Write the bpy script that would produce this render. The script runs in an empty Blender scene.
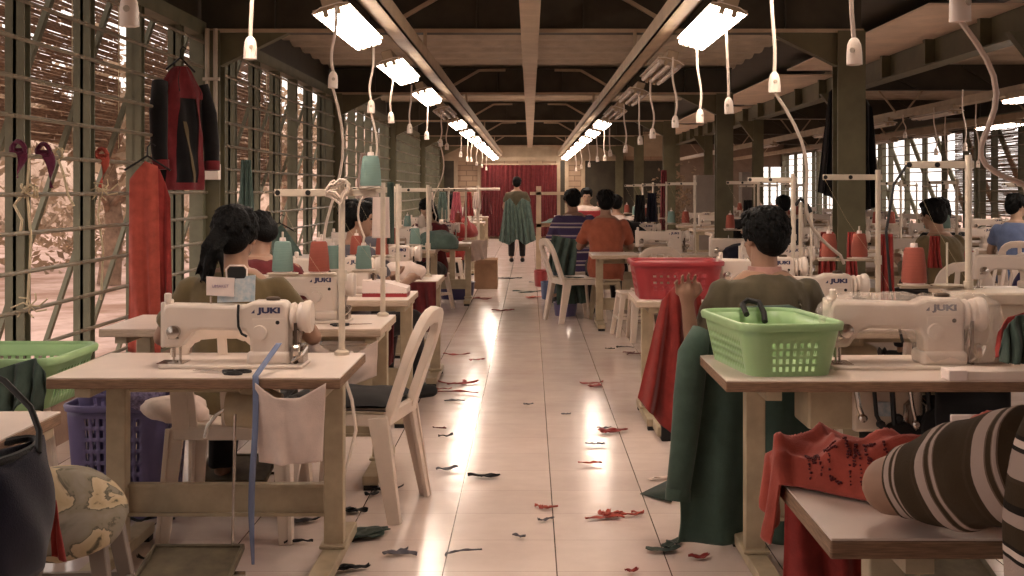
import bpy, math, random
from mathutils import Vector, Matrix, noise
rnd = random.Random(11)
PI = math.pi
F, EYE, VX, VY = 1250.0, 1.30, 530.0, 190.0     # focal length in pixels, eye height, vanishing point
SC = bpy.context.scene
COL = SC.collection
V = Vector

def at(px, py, y):
    """world point seen at that pixel when it stands y metres down the aisle"""
    return V(((px - VX) * y / F, y, EYE - (py - VY) * y / F))

def lin(c):
    c = c / 255.0
    return c / 12.92 if c <= 0.04045 else ((c + 0.055) / 1.055) ** 2.4

def rgb(c):
    return (lin(c[0]), lin(c[1]), lin(c[2]), 1.0)

# ------------------------------------------------------------------ mesh builder
class MB:
    def __init__(s):
        s.v = []; s.f = []; s.t = []
    def add(s, vs, fs, uv=None):
        o = len(s.v)
        s.v += [tuple(p) for p in vs]
        s.t += uv if uv else [(0.0, 0.0)] * len(vs)
        s.f += [tuple(i + o for i in f) for f in fs]
        return s
    def box(s, c, d, rz=0.0, ry=0.0, rx=0.0, taper=1.0):
        c = V(c); M = Matrix.Rotation(rz, 3, 'Z') @ Matrix.Rotation(ry, 3, 'Y') @ Matrix.Rotation(rx, 3, 'X')
        vs = []
        for z in (-1, 1):
            k = taper if z < 0 else 1.0
            for x, y in ((-1, -1), (1, -1), (1, 1), (-1, 1)):
                vs.append(c + M @ V((x * d[0] / 2 * k, y * d[1] / 2 * k, z * d[2] / 2)))
        return s.add(vs, [(3, 2, 1, 0), (4, 5, 6, 7), (0, 1, 5, 4), (1, 2, 6, 5), (2, 3, 7, 6), (3, 0, 4, 7)])
    def bx(s, x0, x1, y0, y1, z0, z1):
        return s.box(((x0 + x1) / 2, (y0 + y1) / 2, (z0 + z1) / 2), (x1 - x0, y1 - y0, z1 - z0))
    def bar(s, p, q, w, h, w2=None, h2=None, up=(0, 0, 1)):
        p, q = V(p), V(q); d = (q - p).normalized(); u = V(up)
        if abs(d.dot(u)) > 0.95: u = V((0, 1, 0))
        a = d.cross(u).normalized(); b = a.cross(d).normalized()
        w2 = w if w2 is None else w2; h2 = h if h2 is None else h2
        vs = []
        for c, ww, hh in ((p, w, h), (q, w2, h2)):
            for i, j in ((-1, -1), (1, -1), (1, 1), (-1, 1)):
                vs.append(c + a * (i * ww / 2) + b * (j * hh / 2))
        return s.add(vs, [(3, 2, 1, 0), (4, 5, 6, 7), (0, 1, 5, 4), (1, 2, 6, 5), (2, 3, 7, 6), (3, 0, 4, 7)])
    def tube(s, pts, r, n=8, sx=1.0, cap=True, ref=(0, 0, 1)):
        pts = [V(p) for p in pts]; m = len(pts)
        rs = list(r) if isinstance(r, (list, tuple)) else [r] * m
        vs = []; uv = []; L = 0.0; a = None
        for i, p in enumerate(pts):
            d = (pts[min(i + 1, m - 1)] - pts[max(i - 1, 0)])
            d = d.normalized() if d.length > 1e-9 else V((0, 0, 1))
            if a is None:
                u = V(ref)
                if abs(d.dot(u)) > 0.9: u = V((1, 0, 0))
                a = d.cross(u).normalized()
            else:
                a = (a - d * a.dot(d)).normalized()
            b = d.cross(a)
            if i: L += (p - pts[i - 1]).length
            for k in range(n):
                t = 2 * PI * k / n
                vs.append(p + a * (math.cos(t) * rs[i] * sx) + b * (math.sin(t) * rs[i])); uv.append((k / n, L))
        fs = []
        for i in range(m - 1):
            for k in range(n):
                k2 = (k + 1) % n
                fs.append((i * n + k, i * n + k2, (i + 1) * n + k2, (i + 1) * n + k))
        if cap:
            fs.append(tuple(range(n - 1, -1, -1))); fs.append(tuple((m - 1) * n + k for k in range(n)))
        return s.add(vs, fs, uv)
    def capsule(s, p, q, r1, r2, n=12, sx=1.0):
        p, q = V(p), V(q); d = (q - p)
        L = d.length
        d = d / L if L > 1e-6 else V((0, 0, 1))
        pts, rs = [], []
        for k in range(5):
            t = PI / 2 * (1 - k / 4.0) ; pts.append(p - d * (r1 * math.sin(t))); rs.append(max(r1 * math.cos(t), 1e-4))
        for k in range(1, 4):
            pts.append(p + d * (L * k / 4)); rs.append(r1 + (r2 - r1) * k / 4)
        for k in range(5):
            t = PI / 2 * k / 4.0; pts.append(q + d * (r2 * math.sin(t))); rs.append(max(r2 * math.cos(t), 1e-4))
        return s.tube(pts, rs, n, sx)
    def ball(s, c, r, n=14, m=9):
        c = V(c); rx, ry, rz = (r, r, r) if not isinstance(r, (tuple, list)) else r
        vs = [c + V((0, 0, -rz))]; fs = []
        for i in range(1, m):
            t = -PI / 2 + PI * i / m
            for k in range(n):
                a = 2 * PI * k / n
                vs.append(c + V((rx * math.cos(t) * math.cos(a), ry * math.cos(t) * math.sin(a), rz * math.sin(t))))
        vs.append(c + V((0, 0, rz))); top = len(vs) - 1
        for k in range(n):
            k2 = (k + 1) % n
            fs.append((0, 1 + k2, 1 + k)); fs.append((top, top - n + k, top - n + k2))
            for i in range(m - 2):
                b = 1 + i * n
                fs.append((b + k, b + k2, b + n + k2, b + n + k))
        return s.add(vs, fs)
    def rings(s, lst, n=20):
        """horizontal elliptic rings (cx, cy, cz, rx, ry) lofted bottom to top"""
        vs = []; fs = []
        for (cx, cy, cz, rx, ry) in lst:
            for k in range(n):
                a = 2 * PI * k / n; vs.append((cx + rx * math.cos(a), cy + ry * math.sin(a), cz))
        for i in range(len(lst) - 1):
            for k in range(n):
                k2 = (k + 1) % n
                fs.append((i * n + k, i * n + k2, (i + 1) * n + k2, (i + 1) * n + k))
        fs.append(tuple(range(n - 1, -1, -1))); fs.append(tuple((len(lst) - 1) * n + k for k in range(n)))
        return s.add(vs, fs)
    def lathe(s, prof, c=(0, 0, 0), n=18, axis='Z'):
        c = V(c); vs = []; fs = []; m = len(prof)
        for (r, h) in prof:
            for k in range(n):
                a = 2 * PI * k / n; x, y = r * math.cos(a), r * math.sin(a)
                p = V((x, y, h)) if axis == 'Z' else (V((h, x, y)) if axis == 'X' else V((x, h, -y)))
                vs.append(c + p)
        for i in range(m - 1):
            for k in range(n):
                k2 = (k + 1) % n
                fs.append((i * n + k, i * n + k2, (i + 1) * n + k2, (i + 1) * n + k))
        fs.append(tuple(range(n - 1, -1, -1))); fs.append(tuple((m - 1) * n + k for k in range(n)))
        return s.add(vs, fs)
    def prism(s, poly, y0, y1):
        """polygon in x,z pushed along y"""
        n = len(poly)
        vs = [(x, y0, z) for x, z in poly] + [(x, y1, z) for x, z in poly]
        fs = [tuple(range(n)), tuple(range(2 * n - 1, n - 1, -1))]
        for i in range(n):
            j = (i + 1) % n
            fs.append((j, i, n + i, n + j))
        return s.add(vs, fs)
    def grid(s, fn, nu, nv, wrap=False):
        vs = []; uv = []; fs = []
        for j in range(nv + 1):
            for i in range(nu + (0 if wrap else 1)):
                u, v = i / nu, j / nv
                vs.append(fn(u, v)); uv.append((u, v))
        w = nu if wrap else nu + 1
        for j in range(nv):
            for i in range(nu):
                i2 = (i + 1) % w
                fs.append((j * w + i, j * w + i2, (j + 1) * w + i2, (j + 1) * w + i))
        return s.add(vs, fs, uv)
    def xf(s, M):
        s.v = [tuple(M @ V(p)) for p in s.v]; return s
    def mesh(s, name, m, smooth=35):
        me = bpy.data.meshes.new(name)
        me.from_pydata(s.v, [], s.f); me.update()
        ul = me.uv_layers.new(name='UVMap')
        li = [0] * len(me.loops); me.loops.foreach_get('vertex_index', li)
        flat = [0.0] * (2 * len(li))
        for k, i in enumerate(li):
            flat[2 * k], flat[2 * k + 1] = s.t[i]
        ul.data.foreach_set('uv', flat)
        if smooth:
            me.polygons.foreach_set('use_smooth', [True] * len(me.polygons))
            if smooth < 180: me.set_sharp_from_angle(angle=math.radians(smooth))
        if m: me.materials.append(m)
        return me
    def build(s, name, m, parent=None, smooth=35, bevel=0, solid=0, sub=0, loc=None, seg=2):
        o = bpy.data.objects.new(name, s.mesh(name, m, smooth)); COL.objects.link(o)
        if parent: o.parent = parent
        if loc: o.location = loc
        if solid:
            k = o.modifiers.new('thickness', 'SOLIDIFY'); k.thickness = solid; k.offset = 0
        if bevel:
            k = o.modifiers.new('bevel', 'BEVEL'); k.width = bevel; k.segments = seg; k.limit_method = 'ANGLE'; k.angle_limit = math.radians(40)
        if sub:
            k = o.modifiers.new('sub', 'SUBSURF'); k.levels = sub; k.render_levels = sub
        return o

def bake(o):
    dg = bpy.context.evaluated_depsgraph_get()
    me = bpy.data.meshes.new_from_object(o.evaluated_get(dg))
    o.modifiers.clear(); o.data = me
    return o

def blend(mb, name, m, parent, vox=0.012, it=4, wrinkle=0.0, wscale=9.0):
    """fuse the overlapping volumes of mb into one continuous skin"""
    o = mb.build(name, m, None, smooth=180)
    k = o.modifiers.new('r', 'REMESH'); k.mode = 'VOXEL'; k.voxel_size = vox; k.use_smooth_shade = True
    k = o.modifiers.new('s', 'SMOOTH'); k.factor = 0.5; k.iterations = it
    bake(o)
    if wrinkle:
        for v in o.data.vertices:
            p = v.co; q = V((p.x * wscale, p.y * wscale, p.z * wscale * 0.55 + p.x * 4))
            v.co = p + v.normal * (wrinkle * (noise.noise(q) + 0.5 * noise.noise(q * 2.3)))
    o.data.materials.clear(); o.data.materials.append(m)
    if parent: o.parent = parent
    return o

# ------------------------------------------------------------------ naming
def tag(o, label=None, cat=None, group=None, kind=None):
    if label: o['label'] = label
    if cat: o['category'] = cat
    if group: o['group'] = group
    if kind: o['kind'] = kind
    return o

def thing(name, label, cat, loc=(0, 0, 0), rz=0.0, group=None, scale=1.0):
    o = bpy.data.objects.new(name, None); COL.objects.link(o)
    o.empty_display_size = 0.1
    o.location = loc; o.rotation_euler = (0, 0, rz); o.scale = (scale,) * 3
    return tag(o, label, cat, group)

def struct(name, mb, m, parent=None, **kw):
    o = mb.build(name, m, parent, **kw)
    if not parent: o['kind'] = 'structure'
    return o

KIDS = {}
def kids(o):
    return list(o.children)

def dup(root, loc=None, rz=None, label=None, group=None, skip=(), scale=None):
    r = root.copy(); COL.objects.link(r)
    if loc is not None: r.location = loc
    if rz is not None: r.rotation_euler = (r.rotation_euler[0], r.rotation_euler[1], rz)
    if scale: r.scale = (scale,) * 3
    if label: r['label'] = label
    if group: r['group'] = group
    for ch in kids(root):
        if ch.name.split('.')[0] in skip: continue
        c = ch.copy(); COL.objects.link(c); c.parent = r
        for g in kids(ch):
            d = g.copy(); COL.objects.link(d); d.parent = c
    return r

ORD = 'first second third fourth fifth sixth seventh eighth ninth tenth eleventh twelfth thirteenth fourteenth fifteenth sixteenth seventeenth eighteenth'.split()

# ------------------------------------------------------------------ materials
def nt(name):
    m = bpy.data.materials.new(name); m.use_nodes = True
    t = m.node_tree; b = t.nodes['Principled BSDF']
    return m, t, b

def N(t, kind, **kw):
    n = t.nodes.new(kind)
    for k, v in kw.items():
        if k in n.inputs: n.inputs[k].default_value = v
        else: setattr(n, k, v)
    return n

def tone(c):
    """the faded, slightly brown palette of the place"""
    l = .3 * c[0] + .59 * c[1] + .11 * c[2]
    s = max(c) - min(c); k = .36 if s > 60 else .10
    w = (1.03, .98, .90)
    return tuple(min(255, (x + (l * y - x) * k)) for x, y in zip(c, w))

def mat(name, col, rough=0.55, metal=0.0, var=0.12, scale=6.0, bump=0.0, bscale=60.0, spec=0.4, col2=None, sheen=0.0, stretch=None):
    m, t, b = nt(name)
    tc = N(t, 'ShaderNodeTexCoord'); src = tc.outputs['Object']
    if stretch:
        mp = N(t, 'ShaderNodeMapping'); mp.inputs['Scale'].default_value = stretch
        t.links.new(src, mp.inputs[0]); src = mp.outputs[0]
    nz = N(t, 'ShaderNodeTexNoise', Scale=scale, Detail=5.0, Roughness=0.6); t.links.new(src, nz.inputs['Vector'])
    cr = N(t, 'ShaderNodeValToRGB')
    col = tone(col); col2 = tone(col2) if col2 else None
    c = rgb(col)
    lo = rgb(col2) if col2 else tuple(x * (1 - var * 1.6) for x in c[:3]) + (1,)
    hi = c if col2 else tuple(min(1, x * (1 + var * .7)) for x in c[:3]) + (1,)
    cr.color_ramp.elements[0].position = 0.3; cr.color_ramp.elements[1].position = 0.68
    cr.color_ramp.elements[0].color = lo; cr.color_ramp.elements[1].color = hi
    t.links.new(nz.outputs['Fac'], cr.inputs[0]); t.links.new(cr.outputs[0], b.inputs['Base Color'])
    b.inputs['Roughness'].default_value = rough; b.inputs['Metallic'].default_value = metal
    b.inputs['Specular IOR Level'].default_value = spec
    if sheen: b.inputs['Sheen Weight'].default_value = sheen
    if bump:
        n2 = N(t, 'ShaderNodeTexNoise', Scale=bscale, Detail=3.0); t.links.new(src, n2.inputs['Vector'])
        bp = N(t, 'ShaderNodeBump', Strength=bump, Distance=0.01); t.links.new(n2.outputs['Fac'], bp.inputs['Height'])
        t.links.new(bp.outputs[0], b.inputs['Normal'])
    return m

def translucent(m, amount):
    t = m.node_tree; b = t.nodes['Principled BSDF']; o = t.nodes['Material Output']
    tr = N(t, 'ShaderNodeBsdfTranslucent'); t.links.new(b.inputs['Base Color'].links[0].from_socket, tr.inputs[0])
    mx = N(t, 'ShaderNodeMixShader'); mx.inputs[0].default_value = amount
    t.links.new(b.outputs[0], mx.inputs[1]); t.links.new(tr.outputs[0], mx.inputs[2]); t.links.new(mx.outputs[0], o.inputs[0])
    return m

def emit(name, col, st):
    m, t, b = nt(name)
    b.inputs['Base Color'].default_value = rgb((240, 235, 225))
    b.inputs['Emission Color'].default_value = rgb(col); b.inputs['Emission Strength'].default_value = st
    return m

def stripes(name, stops, axis='v', period=0.2, rough=0.85):
    """bands woven across a garment; stops = [(position, colour)] over one period"""
    m, t, b = nt(name)
    tc = N(t, 'ShaderNodeTexCoord'); sp = N(t, 'ShaderNodeSeparateXYZ')
    t.links.new(tc.outputs['UV' if axis == 'v' else 'Object'], sp.inputs[0])
    d = N(t, 'ShaderNodeMath', operation='DIVIDE'); d.inputs[1].default_value = period
    t.links.new(sp.outputs['Y' if axis == 'v' else 'Z'], d.inputs[0])
    fr = N(t, 'ShaderNodeMath', operation='FRACT'); t.links.new(d.outputs[0], fr.inputs[0])
    cr = N(t, 'ShaderNodeValToRGB'); cr.color_ramp.interpolation = 'CONSTANT'
    e = cr.color_ramp.elements
    e[0].position = stops[0][0]; e[0].color = rgb(stops[0][1])
    e[1].position = stops[1][0]; e[1].color = rgb(stops[1][1])
    for p, c in stops[2:]:
        x = e.new(p); x.color = rgb(c)
    t.links.new(fr.outputs[0], cr.inputs[0])
    nz = N(t, 'ShaderNodeTexNoise', Scale=300.0); t.links.new(tc.outputs['Object'], nz.inputs['Vector'])
    bp = N(t, 'ShaderNodeBump', Strength=0.15, Distance=0.01); t.links.new(nz.outputs['Fac'], bp.inputs['Height'])
    t.links.new(bp.outputs[0], b.inputs['Normal'])
    t.links.new(cr.outputs[0], b.inputs['Base Color']); b.inputs['Roughness'].default_value = rough
    b.inputs['Specular IOR Level'].default_value = 0.2
    return m

def clothmat(name, col, var=0.18, rough=0.9):
    return mat(name, col, rough=rough, var=var, scale=14, bump=0.18, bscale=260, spec=0.15, sheen=0.15)

M = {}
M['machine'] = mat('machine_enamel', (214, 198, 186), 0.32, var=.05, scale=5)
M['machine_old'] = mat('machine_old_enamel', (205, 188, 170), 0.38, var=.1, scale=7)
M['beige_metal'] = mat('beige_painted_steel', (178, 160, 132), 0.5, var=.14, scale=9)
M['dark_tread'] = mat('worn_dark_treadle', (110, 98, 78), 0.55, var=.25, scale=14)
M['stand'] = mat('stand_steel', (205, 190, 172), 0.4, var=.1, scale=12)
M['laminate'] = mat('white_laminate', (222, 203, 192), 0.35, var=.07, scale=4)
M['ply'] = mat('plywood_edge', (150, 104, 72), 0.7, var=.3, scale=6, stretch=(3, 3, 60), bump=.2)
M['paleply'] = mat('pale_worn_edge', (196, 172, 150), 0.7, var=.2, scale=6, stretch=(3, 3, 60))
M['steel'] = mat('bright_steel', (190, 180, 172), 0.25, metal=1.0, var=.08)
M['black'] = mat('black_rubber', (26, 23, 22), 0.6, var=.2)
M['belt'] = mat('belt_leather', (74, 56, 42), 0.7)
M['navy'] = mat('navy_lettering', (52, 50, 88), 0.5, var=.02)
M['olive_steel'] = mat('olive_painted_steel', (98, 92, 66), 0.5, var=.16, scale=4)
M['dark_steel'] = mat('dark_roof_steel', (64, 56, 42), 0.55, var=.2, scale=4)
M['tan_steel'] = mat('tan_roof_steel', (172, 150, 124), 0.55, var=.14, scale=4)
M['rail_steel'] = mat('window_rail_steel', (128, 116, 96), 0.45, var=.15, scale=10)
M['frame_steel'] = mat('window_post_steel', (112, 110, 88), 0.5, var=.15, scale=5)
M['soffit'] = mat('soffit_board', (236, 208, 184), 0.7, var=.1, scale=3)
M['roof_sheet'] = mat('corrugated_roof_sheet', (190, 174, 152), 0.6, var=.14, scale=5)
M['plastic_white'] = mat('white_plastic', (226, 208, 194), 0.38, var=.07, scale=6)
M['plastic_blue'] = mat('blue_plastic', (52, 46, 92), 0.4, var=.1)
M['green_plastic'] = mat('green_plastic', (140, 196, 124), 0.35, var=.06)
M['purple_plastic'] = mat('purple_plastic', (98, 86, 150), 0.4, var=.1)
M['red_plastic'] = mat('red_plastic', (188, 34, 44), 0.35, var=.1)
M['skin'] = mat('skin', (168, 116, 90), 0.55, var=.08, scale=10, spec=.3)
M['skin_pale'] = mat('pale_skin', (186, 140, 112), 0.55, var=.08, scale=10, spec=.3)
M['hair'] = mat('black_hair', (8, 7, 7), 0.62, var=.3, scale=30, spec=.14, bump=.5, bscale=120)
M['eye'] = mat('eye_dark', (30, 22, 18), 0.3)
M['lip'] = mat('lip', (140, 80, 72), 0.5)
M['white_socket'] = mat('white_socket_plastic', (232, 216, 204), 0.35, var=.04)
M['card'] = mat('white_card', (228, 210, 204), 0.8, var=.04)
M['cardboard'] = mat('brown_cardboard', (168, 118, 82), 0.8, var=.14)
M['red_cloth'] = clothmat('red_cloth', (176, 36, 32))
M['orange_red'] = clothmat('orange_red_cloth', (204, 64, 48))
M['dark_red'] = clothmat('dark_red_cloth', (120, 26, 32))
M['green_cloth'] = clothmat('dark_green_cloth', (56, 70, 62))
M['teal_cloth'] = clothmat('teal_cloth', (84, 104, 96))
M['black_cloth'] = clothmat('black_cloth', (24, 21, 22))
M['navy_cloth'] = clothmat('navy_cloth', (27, 25, 42))
M['olive_tee'] = clothmat('olive_tee', (104, 88, 60), .1)
M['moss_tee'] = clothmat('moss_tee', (88, 80, 62), .1)
M['orange_tee'] = clothmat('orange_tee', (186, 80, 50), .1)
M['grey_tee'] = clothmat('grey_tee', (92, 88, 96), .1)
M['blue_tee'] = clothmat('blue_tee', (96, 112, 150), .1)
M['white_cloth'] = clothmat('white_cloth', (218, 196, 186), .08)
M['pink_cloth'] = clothmat('pink_cloth', (200, 70, 92), .1)
M['magenta'] = clothmat('magenta_ribbon', (110, 24, 62), .1)
M['trousers'] = clothmat('dark_trousers', (40, 34, 34))
M['jeans'] = clothmat('blue_grey_trousers', (92, 104, 116))
M['cone_teal'] = mat('teal_thread', (116, 146, 138), 0.8, var=.08, scale=4, stretch=(1, 1, 90), bump=.4, bscale=9)
M['cone_white'] = mat('white_thread', (206, 188, 174), 0.8, var=.08, scale=4, stretch=(1, 1, 90), bump=.4, bscale=9)
M['cone_red'] = mat('rust_red_thread', (178, 66, 48), 0.8, var=.08, scale=4, stretch=(1, 1, 90), bump=.4, bscale=9)
M['string'] = mat('pale_string', (206, 182, 140), 0.8)
M['cord'] = mat('white_cable', (212, 194, 180), 0.5, var=.05)
M['conduit'] = mat('grey_conduit', (178, 164, 146), 0.5, var=.06)
M['blue_ribbon'] = mat('blue_ribbon', (104, 124, 176), 0.7)
M['tube_on'] = emit('lit_tube', (255, 238, 222), 17.5)
M['tube_off'] = mat('unlit_tube', (200, 186, 176), 0.25, var=.03)
M['reflector'] = mat('white_reflector', (226, 210, 200), 0.4, var=.04)
M['bark'] = mat('tree_bark', (140, 112, 92), 0.9, var=.3, scale=9, bump=.6, bscale=20)
M['leaf'] = translucent(mat('leaves', (164, 138, 112), 0.7, var=.3, scale=2), .45)
M['bamboo'] = translucent(mat('bamboo_strip', (172, 128, 100), 0.7, var=.35, scale=5, stretch=(3, 3, 30)), .45)
M['grey_panel'] = mat('grey_cabinet', (140, 128, 120), 0.5, var=.06)
M['blue_card'] = mat('pale_blue_print', (150, 176, 192), 0.7, var=.35, scale=60, col2=(206, 206, 206))
M['grey_floorstone'] = mat('outdoor_concrete', (196, 168, 154), 0.9, var=.15, scale=2)
# ------------------------------------------------------------------ people (built first: each body is fused once)
def person(label, loc, rz, shirt, pants, hair='short', vox=0.014, lean=0.06, yaw=0.0, nod=0.0, tilt=0.0, arms=None, stand=False,
           skin='skin', sleeve=0.62, scale=1.0, long_sleeve=False, group=None, collar=None):
    r = thing('person', label, 'person', loc, rz, group, scale)
    hz = 0.84 if stand else 0.46            # hip height
    S = lambda z: hz + z                     # heights above the hip
    def sp(z): return lean * z               # forward drift of the spine
    sh_z = 0.475
    neck = V((0, sp(.52), S(.52)))
    hc = V((math.sin(tilt) * .1, sp(.64) + .02 + nod * .06, S(.665) - abs(nod) * .03))
    tor = [(-.07, .150, .110), (0, .170, .122), (.10, .155, .108), (.22, .150, .102), (.34, .165, .108), (.43, .172, .100), (.48, .142, .082), (.525, .085, .066)]
    L = {'ls': (-.168, sp(sh_z), S(sh_z - .035)), 'rs': (.168, sp(sh_z), S(sh_z - .035))}
    A = dict(le=(-.25, .13 + sp(.3), S(.22)), lh=(-.13, .37, S(.28)), re=(.25, .13 + sp(.3), S(.22)), rh=(.13, .37, S(.28)))
    if stand: A = dict(le=(-.24, .03, S(.2)), lh=(-.2, .16, S(.06)), re=(.24, .03, S(.2)), rh=(.2, .16, S(.06)))
    if arms: A.update(arms)
    if stand:
        legs = [((-.09, 0, S(-.02)), (-.10, .02, .44), (-.10, -.01, .08)), ((.09, 0, S(-.02)), (.10, .03, .44), (.11, .02, .08))]
    else:
        legs = [((-.09, .02, S(-.01)), (-.12, .40, S(.03)), (-.13, .36, .08)), ((.09, .02, S(-.01)), (.12, .41, S(.03)), (.13, .43, .08))]
    # body, one continuous surface
    b = MB()
    b.rings([(0, sp(z), S(z), rx, ry) for z, rx, ry in tor])
    b.capsule(neck - V((0, 0, .06)), hc - V((0, .02, .04)), .056, .052)
    Q = Matrix.Translation(hc) @ Matrix.Rotation(yaw, 4, 'Z') @ Matrix.Rotation(-nod * .7, 4, 'X') @ Matrix.Rotation(tilt, 4, 'Y')
    h = MB()
    h.ball((0, -.012, .018), (.074, .092, .092), 18, 12)
    h.ball((0, .025, -.035), (.056, .058, .078), 16, 10)       # face and jaw
    h.ball((0, .058, -.085), (.028, .024, .022))               # chin
    h.capsule((0, .086, .0), (0, .102, -.030), .009, .014)      # nose
    for s in (-1, 1):
        h.ball((s * .074, -.008, -.012), (.012, .022, .032))    # ear
        h.ball((s * .03, .072, .022), (.026, .014, .009))       # brow
    h.xf(Q); b.add(h.v, h.f)
    for s, a, e, w in ((-1, 'ls', 'le', 'lh'), (1, 'rs', 're', 'rh')):
        p, q, k = V(L[a]), V(A[e]), V(A[w])
        b.capsule(p, q, .050, .038); b.capsule(q, k, .037, .026)
        d = (k - q).normalized(); side = V((-s, 0, 0)) - d * V((-s, 0, 0)).dot(d)
        side = side.normalized() if side.length > .1 else V((0, 0, 1)); up = d.cross(side)
        b.capsule(k, k + d * .06, .026, .034, 10)
        fk = 1.25 if vox < .01 else 1
        for i, (off, ln) in enumerate(((-.030 * fk, .058), (-.010 * fk, .070), (.010 * fk, .066), (.029 * fk, .050))):
            f0 = k + d * .075 + side * (-off); f1 = f0 + d * ln * .6 - up * .012; f2 = f1 + d * ln * .35 - up * .03
            b.capsule(f0 - d * .02, f1, .0095 / fk ** .7, .009 / fk ** .7, 8); b.capsule(f1, f2, .009 / fk ** .7, .008 / fk ** .7, 8)
        t0 = k + d * .02 + side * .028; t1 = t0 + side * .028 + d * .035 - up * .01
        b.capsule(t0 - side * .01, t1, .011, .010, 8); b.capsule(t1, t1 + d * .03 - side * .006 - up * .01, .010, .009, 8)
    for hp, kn, an in legs:
        b.capsule(hp, kn, .078, .055); b.capsule(kn, an, .052, .034)
        an = V(an); b.capsule(an + V((0, -.03, -.035)), an + V((0, .14, -.05)), .038, .028)
    blend(b, 'body', M[skin], r, vox, 3)
    # shirt
    c = MB()
    c.rings([(0, sp(z), S(z), rx + .017, ry + .017) for z, rx, ry in [(-.10, .158, .118)] + tor[:-1]] + [(0, sp(.515), S(.512), .082, .07)])
    for a, e, w in (('ls', 'le', 'lh'), ('rs', 're', 'rh')):
        p, q, k = V(L[a]), V(A[e]), V(A[w])
        if long_sleeve:
            c.capsule(p, q, .068, .052); c.tube([q, q.lerp(k, .5), q.lerp(k, .92)], [.053, .046, .040], 14)
            c.ball(q, .052)
        else:
            m_ = p.lerp(q, sleeve); c.ball(p, .056)
            c.tube([p, p.lerp(q, sleeve * .5), m_], [.056, .062, .063], 14)
    blend(c, 'shirt', shirt, r, vox, 9, wrinkle=.011, wscale=11)
    if collar:
        k = MB(); k.lathe([(.062, -.012), (.070, -.012), (.066, .016), (.058, .016)], (0, sp(.53), S(.525)), 22)
        k.build('collar', collar, r)
    # trousers and shoes
    t = MB()
    t.rings([(0, sp(z), S(z), rx, ry) for z, rx, ry in [(-.10, .150, .112), (-.04, .175, .128), (.04, .168, .122)]])
    for hp, kn, an in legs:
        t.capsule(hp, kn, .094, .072); t.tube([kn, V(kn).lerp(V(an), .5), V(kn).lerp(V(an), .92)], [.070, .062, .056], 14); t.ball(kn, .071)
    blend(t, 'trousers', pants, r, vox, 3, wrinkle=.008)
    for hp, kn, an in legs:
        an = V(an); s_ = MB()
        s_.capsule(an + V((0, -.03, -.040)), an + V((0, .12, -.045)), .046, .040, 12)
        blend(s_, 'shoe', M['black'], r, vox, 2)
    # hair
    g = MB()
    g.ball((0, -.022, .034), (.086, .100, .092), 18, 12)
    g.ball((0, -.055, -.010), (.078, .062, .078), 16, 10)
    g.ball((0, .045, .085), (.066, .040, .030))
    for s in (-1, 1): g.capsule((s * .076, .012, .03), (s * .078, .010, -.012), .014, .008)
    n_st = 420 if vox < .01 else (70 if vox < .013 else 26)
    rr = random.Random(label)
    for i in range(n_st):
        a = rr.uniform(0, 2 * PI); e = rr.uniform(-.35, 1.25)
        nrm = V((math.cos(a) * math.cos(e), math.sin(a) * math.cos(e), math.sin(e)))
        if nrm.y > .45 and e < .7: continue
        p = V((nrm.x * .084, nrm.y * .098 - .022, nrm.z * .090 + .03))
        down = V((rr.uniform(-.3, .3), -.25, -1)); down = (down - nrm * down.dot(nrm)).normalized()
        ln = rr.uniform(.03, .055)
        w = .62 if vox < .01 else 1
        g.tube([p - nrm * .004 * (w < 1), p + down * ln * .5 + nrm * .006 * w, p + down * ln + nrm * .004 * w], [.010 * w, .008 * w, .003], 6)
    if hair == 'tail':
        for i in range(34):
            o_ = V((rr.gauss(-.035, .016), -.10 + rr.gauss(0, .012), -.015 + rr.gauss(0, .015)))
            e_ = V((rr.gauss(-.055, .030), -.135 + rr.gauss(0, .015), -.13 + rr.gauss(-.035, .03)))
            g.tube([o_, o_.lerp(e_, .5) + V((rr.gauss(0, .012), -.028, .004)), e_], [.012, .013, .003], 6)
        g.lathe([(.020, -.01), (.026, 0), (.020, .01)], (-.02, -.10, -.005), 12, 'Y')
    if hair == 'long':
        for i in range(40):
            a = rr.uniform(PI * .95, PI * 2.05); o_ = V((math.cos(a) * .08, math.sin(a) * .09 - .02, -.0))
            g.tube([o_, o_ * 1.08 + V((0, 0, -.09)), o_ * 1.12 + V((0, 0, -.19))], [.018, .018, .006], 6)
    g.xf(Q)
    blend(g, 'hair', M['hair'], r, vox * .62 if vox < .013 else vox * .8, 3 if vox < .01 else 1)
    for s in (-1, 1): f_ = MB(); f_.ball((s * .030, .074, .004), (.014, .010, .006), 10, 6); f_.xf(Q); f_.build('eye', M['eye'], r)
    f_ = MB(); f_.ball((0, .080, -.058), (.024, .010, .006), 10, 6); f_.xf(Q); f_.build('mouth', M['lip'], r)
    if collar and hair == 'short':
        pass
    return r

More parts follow.
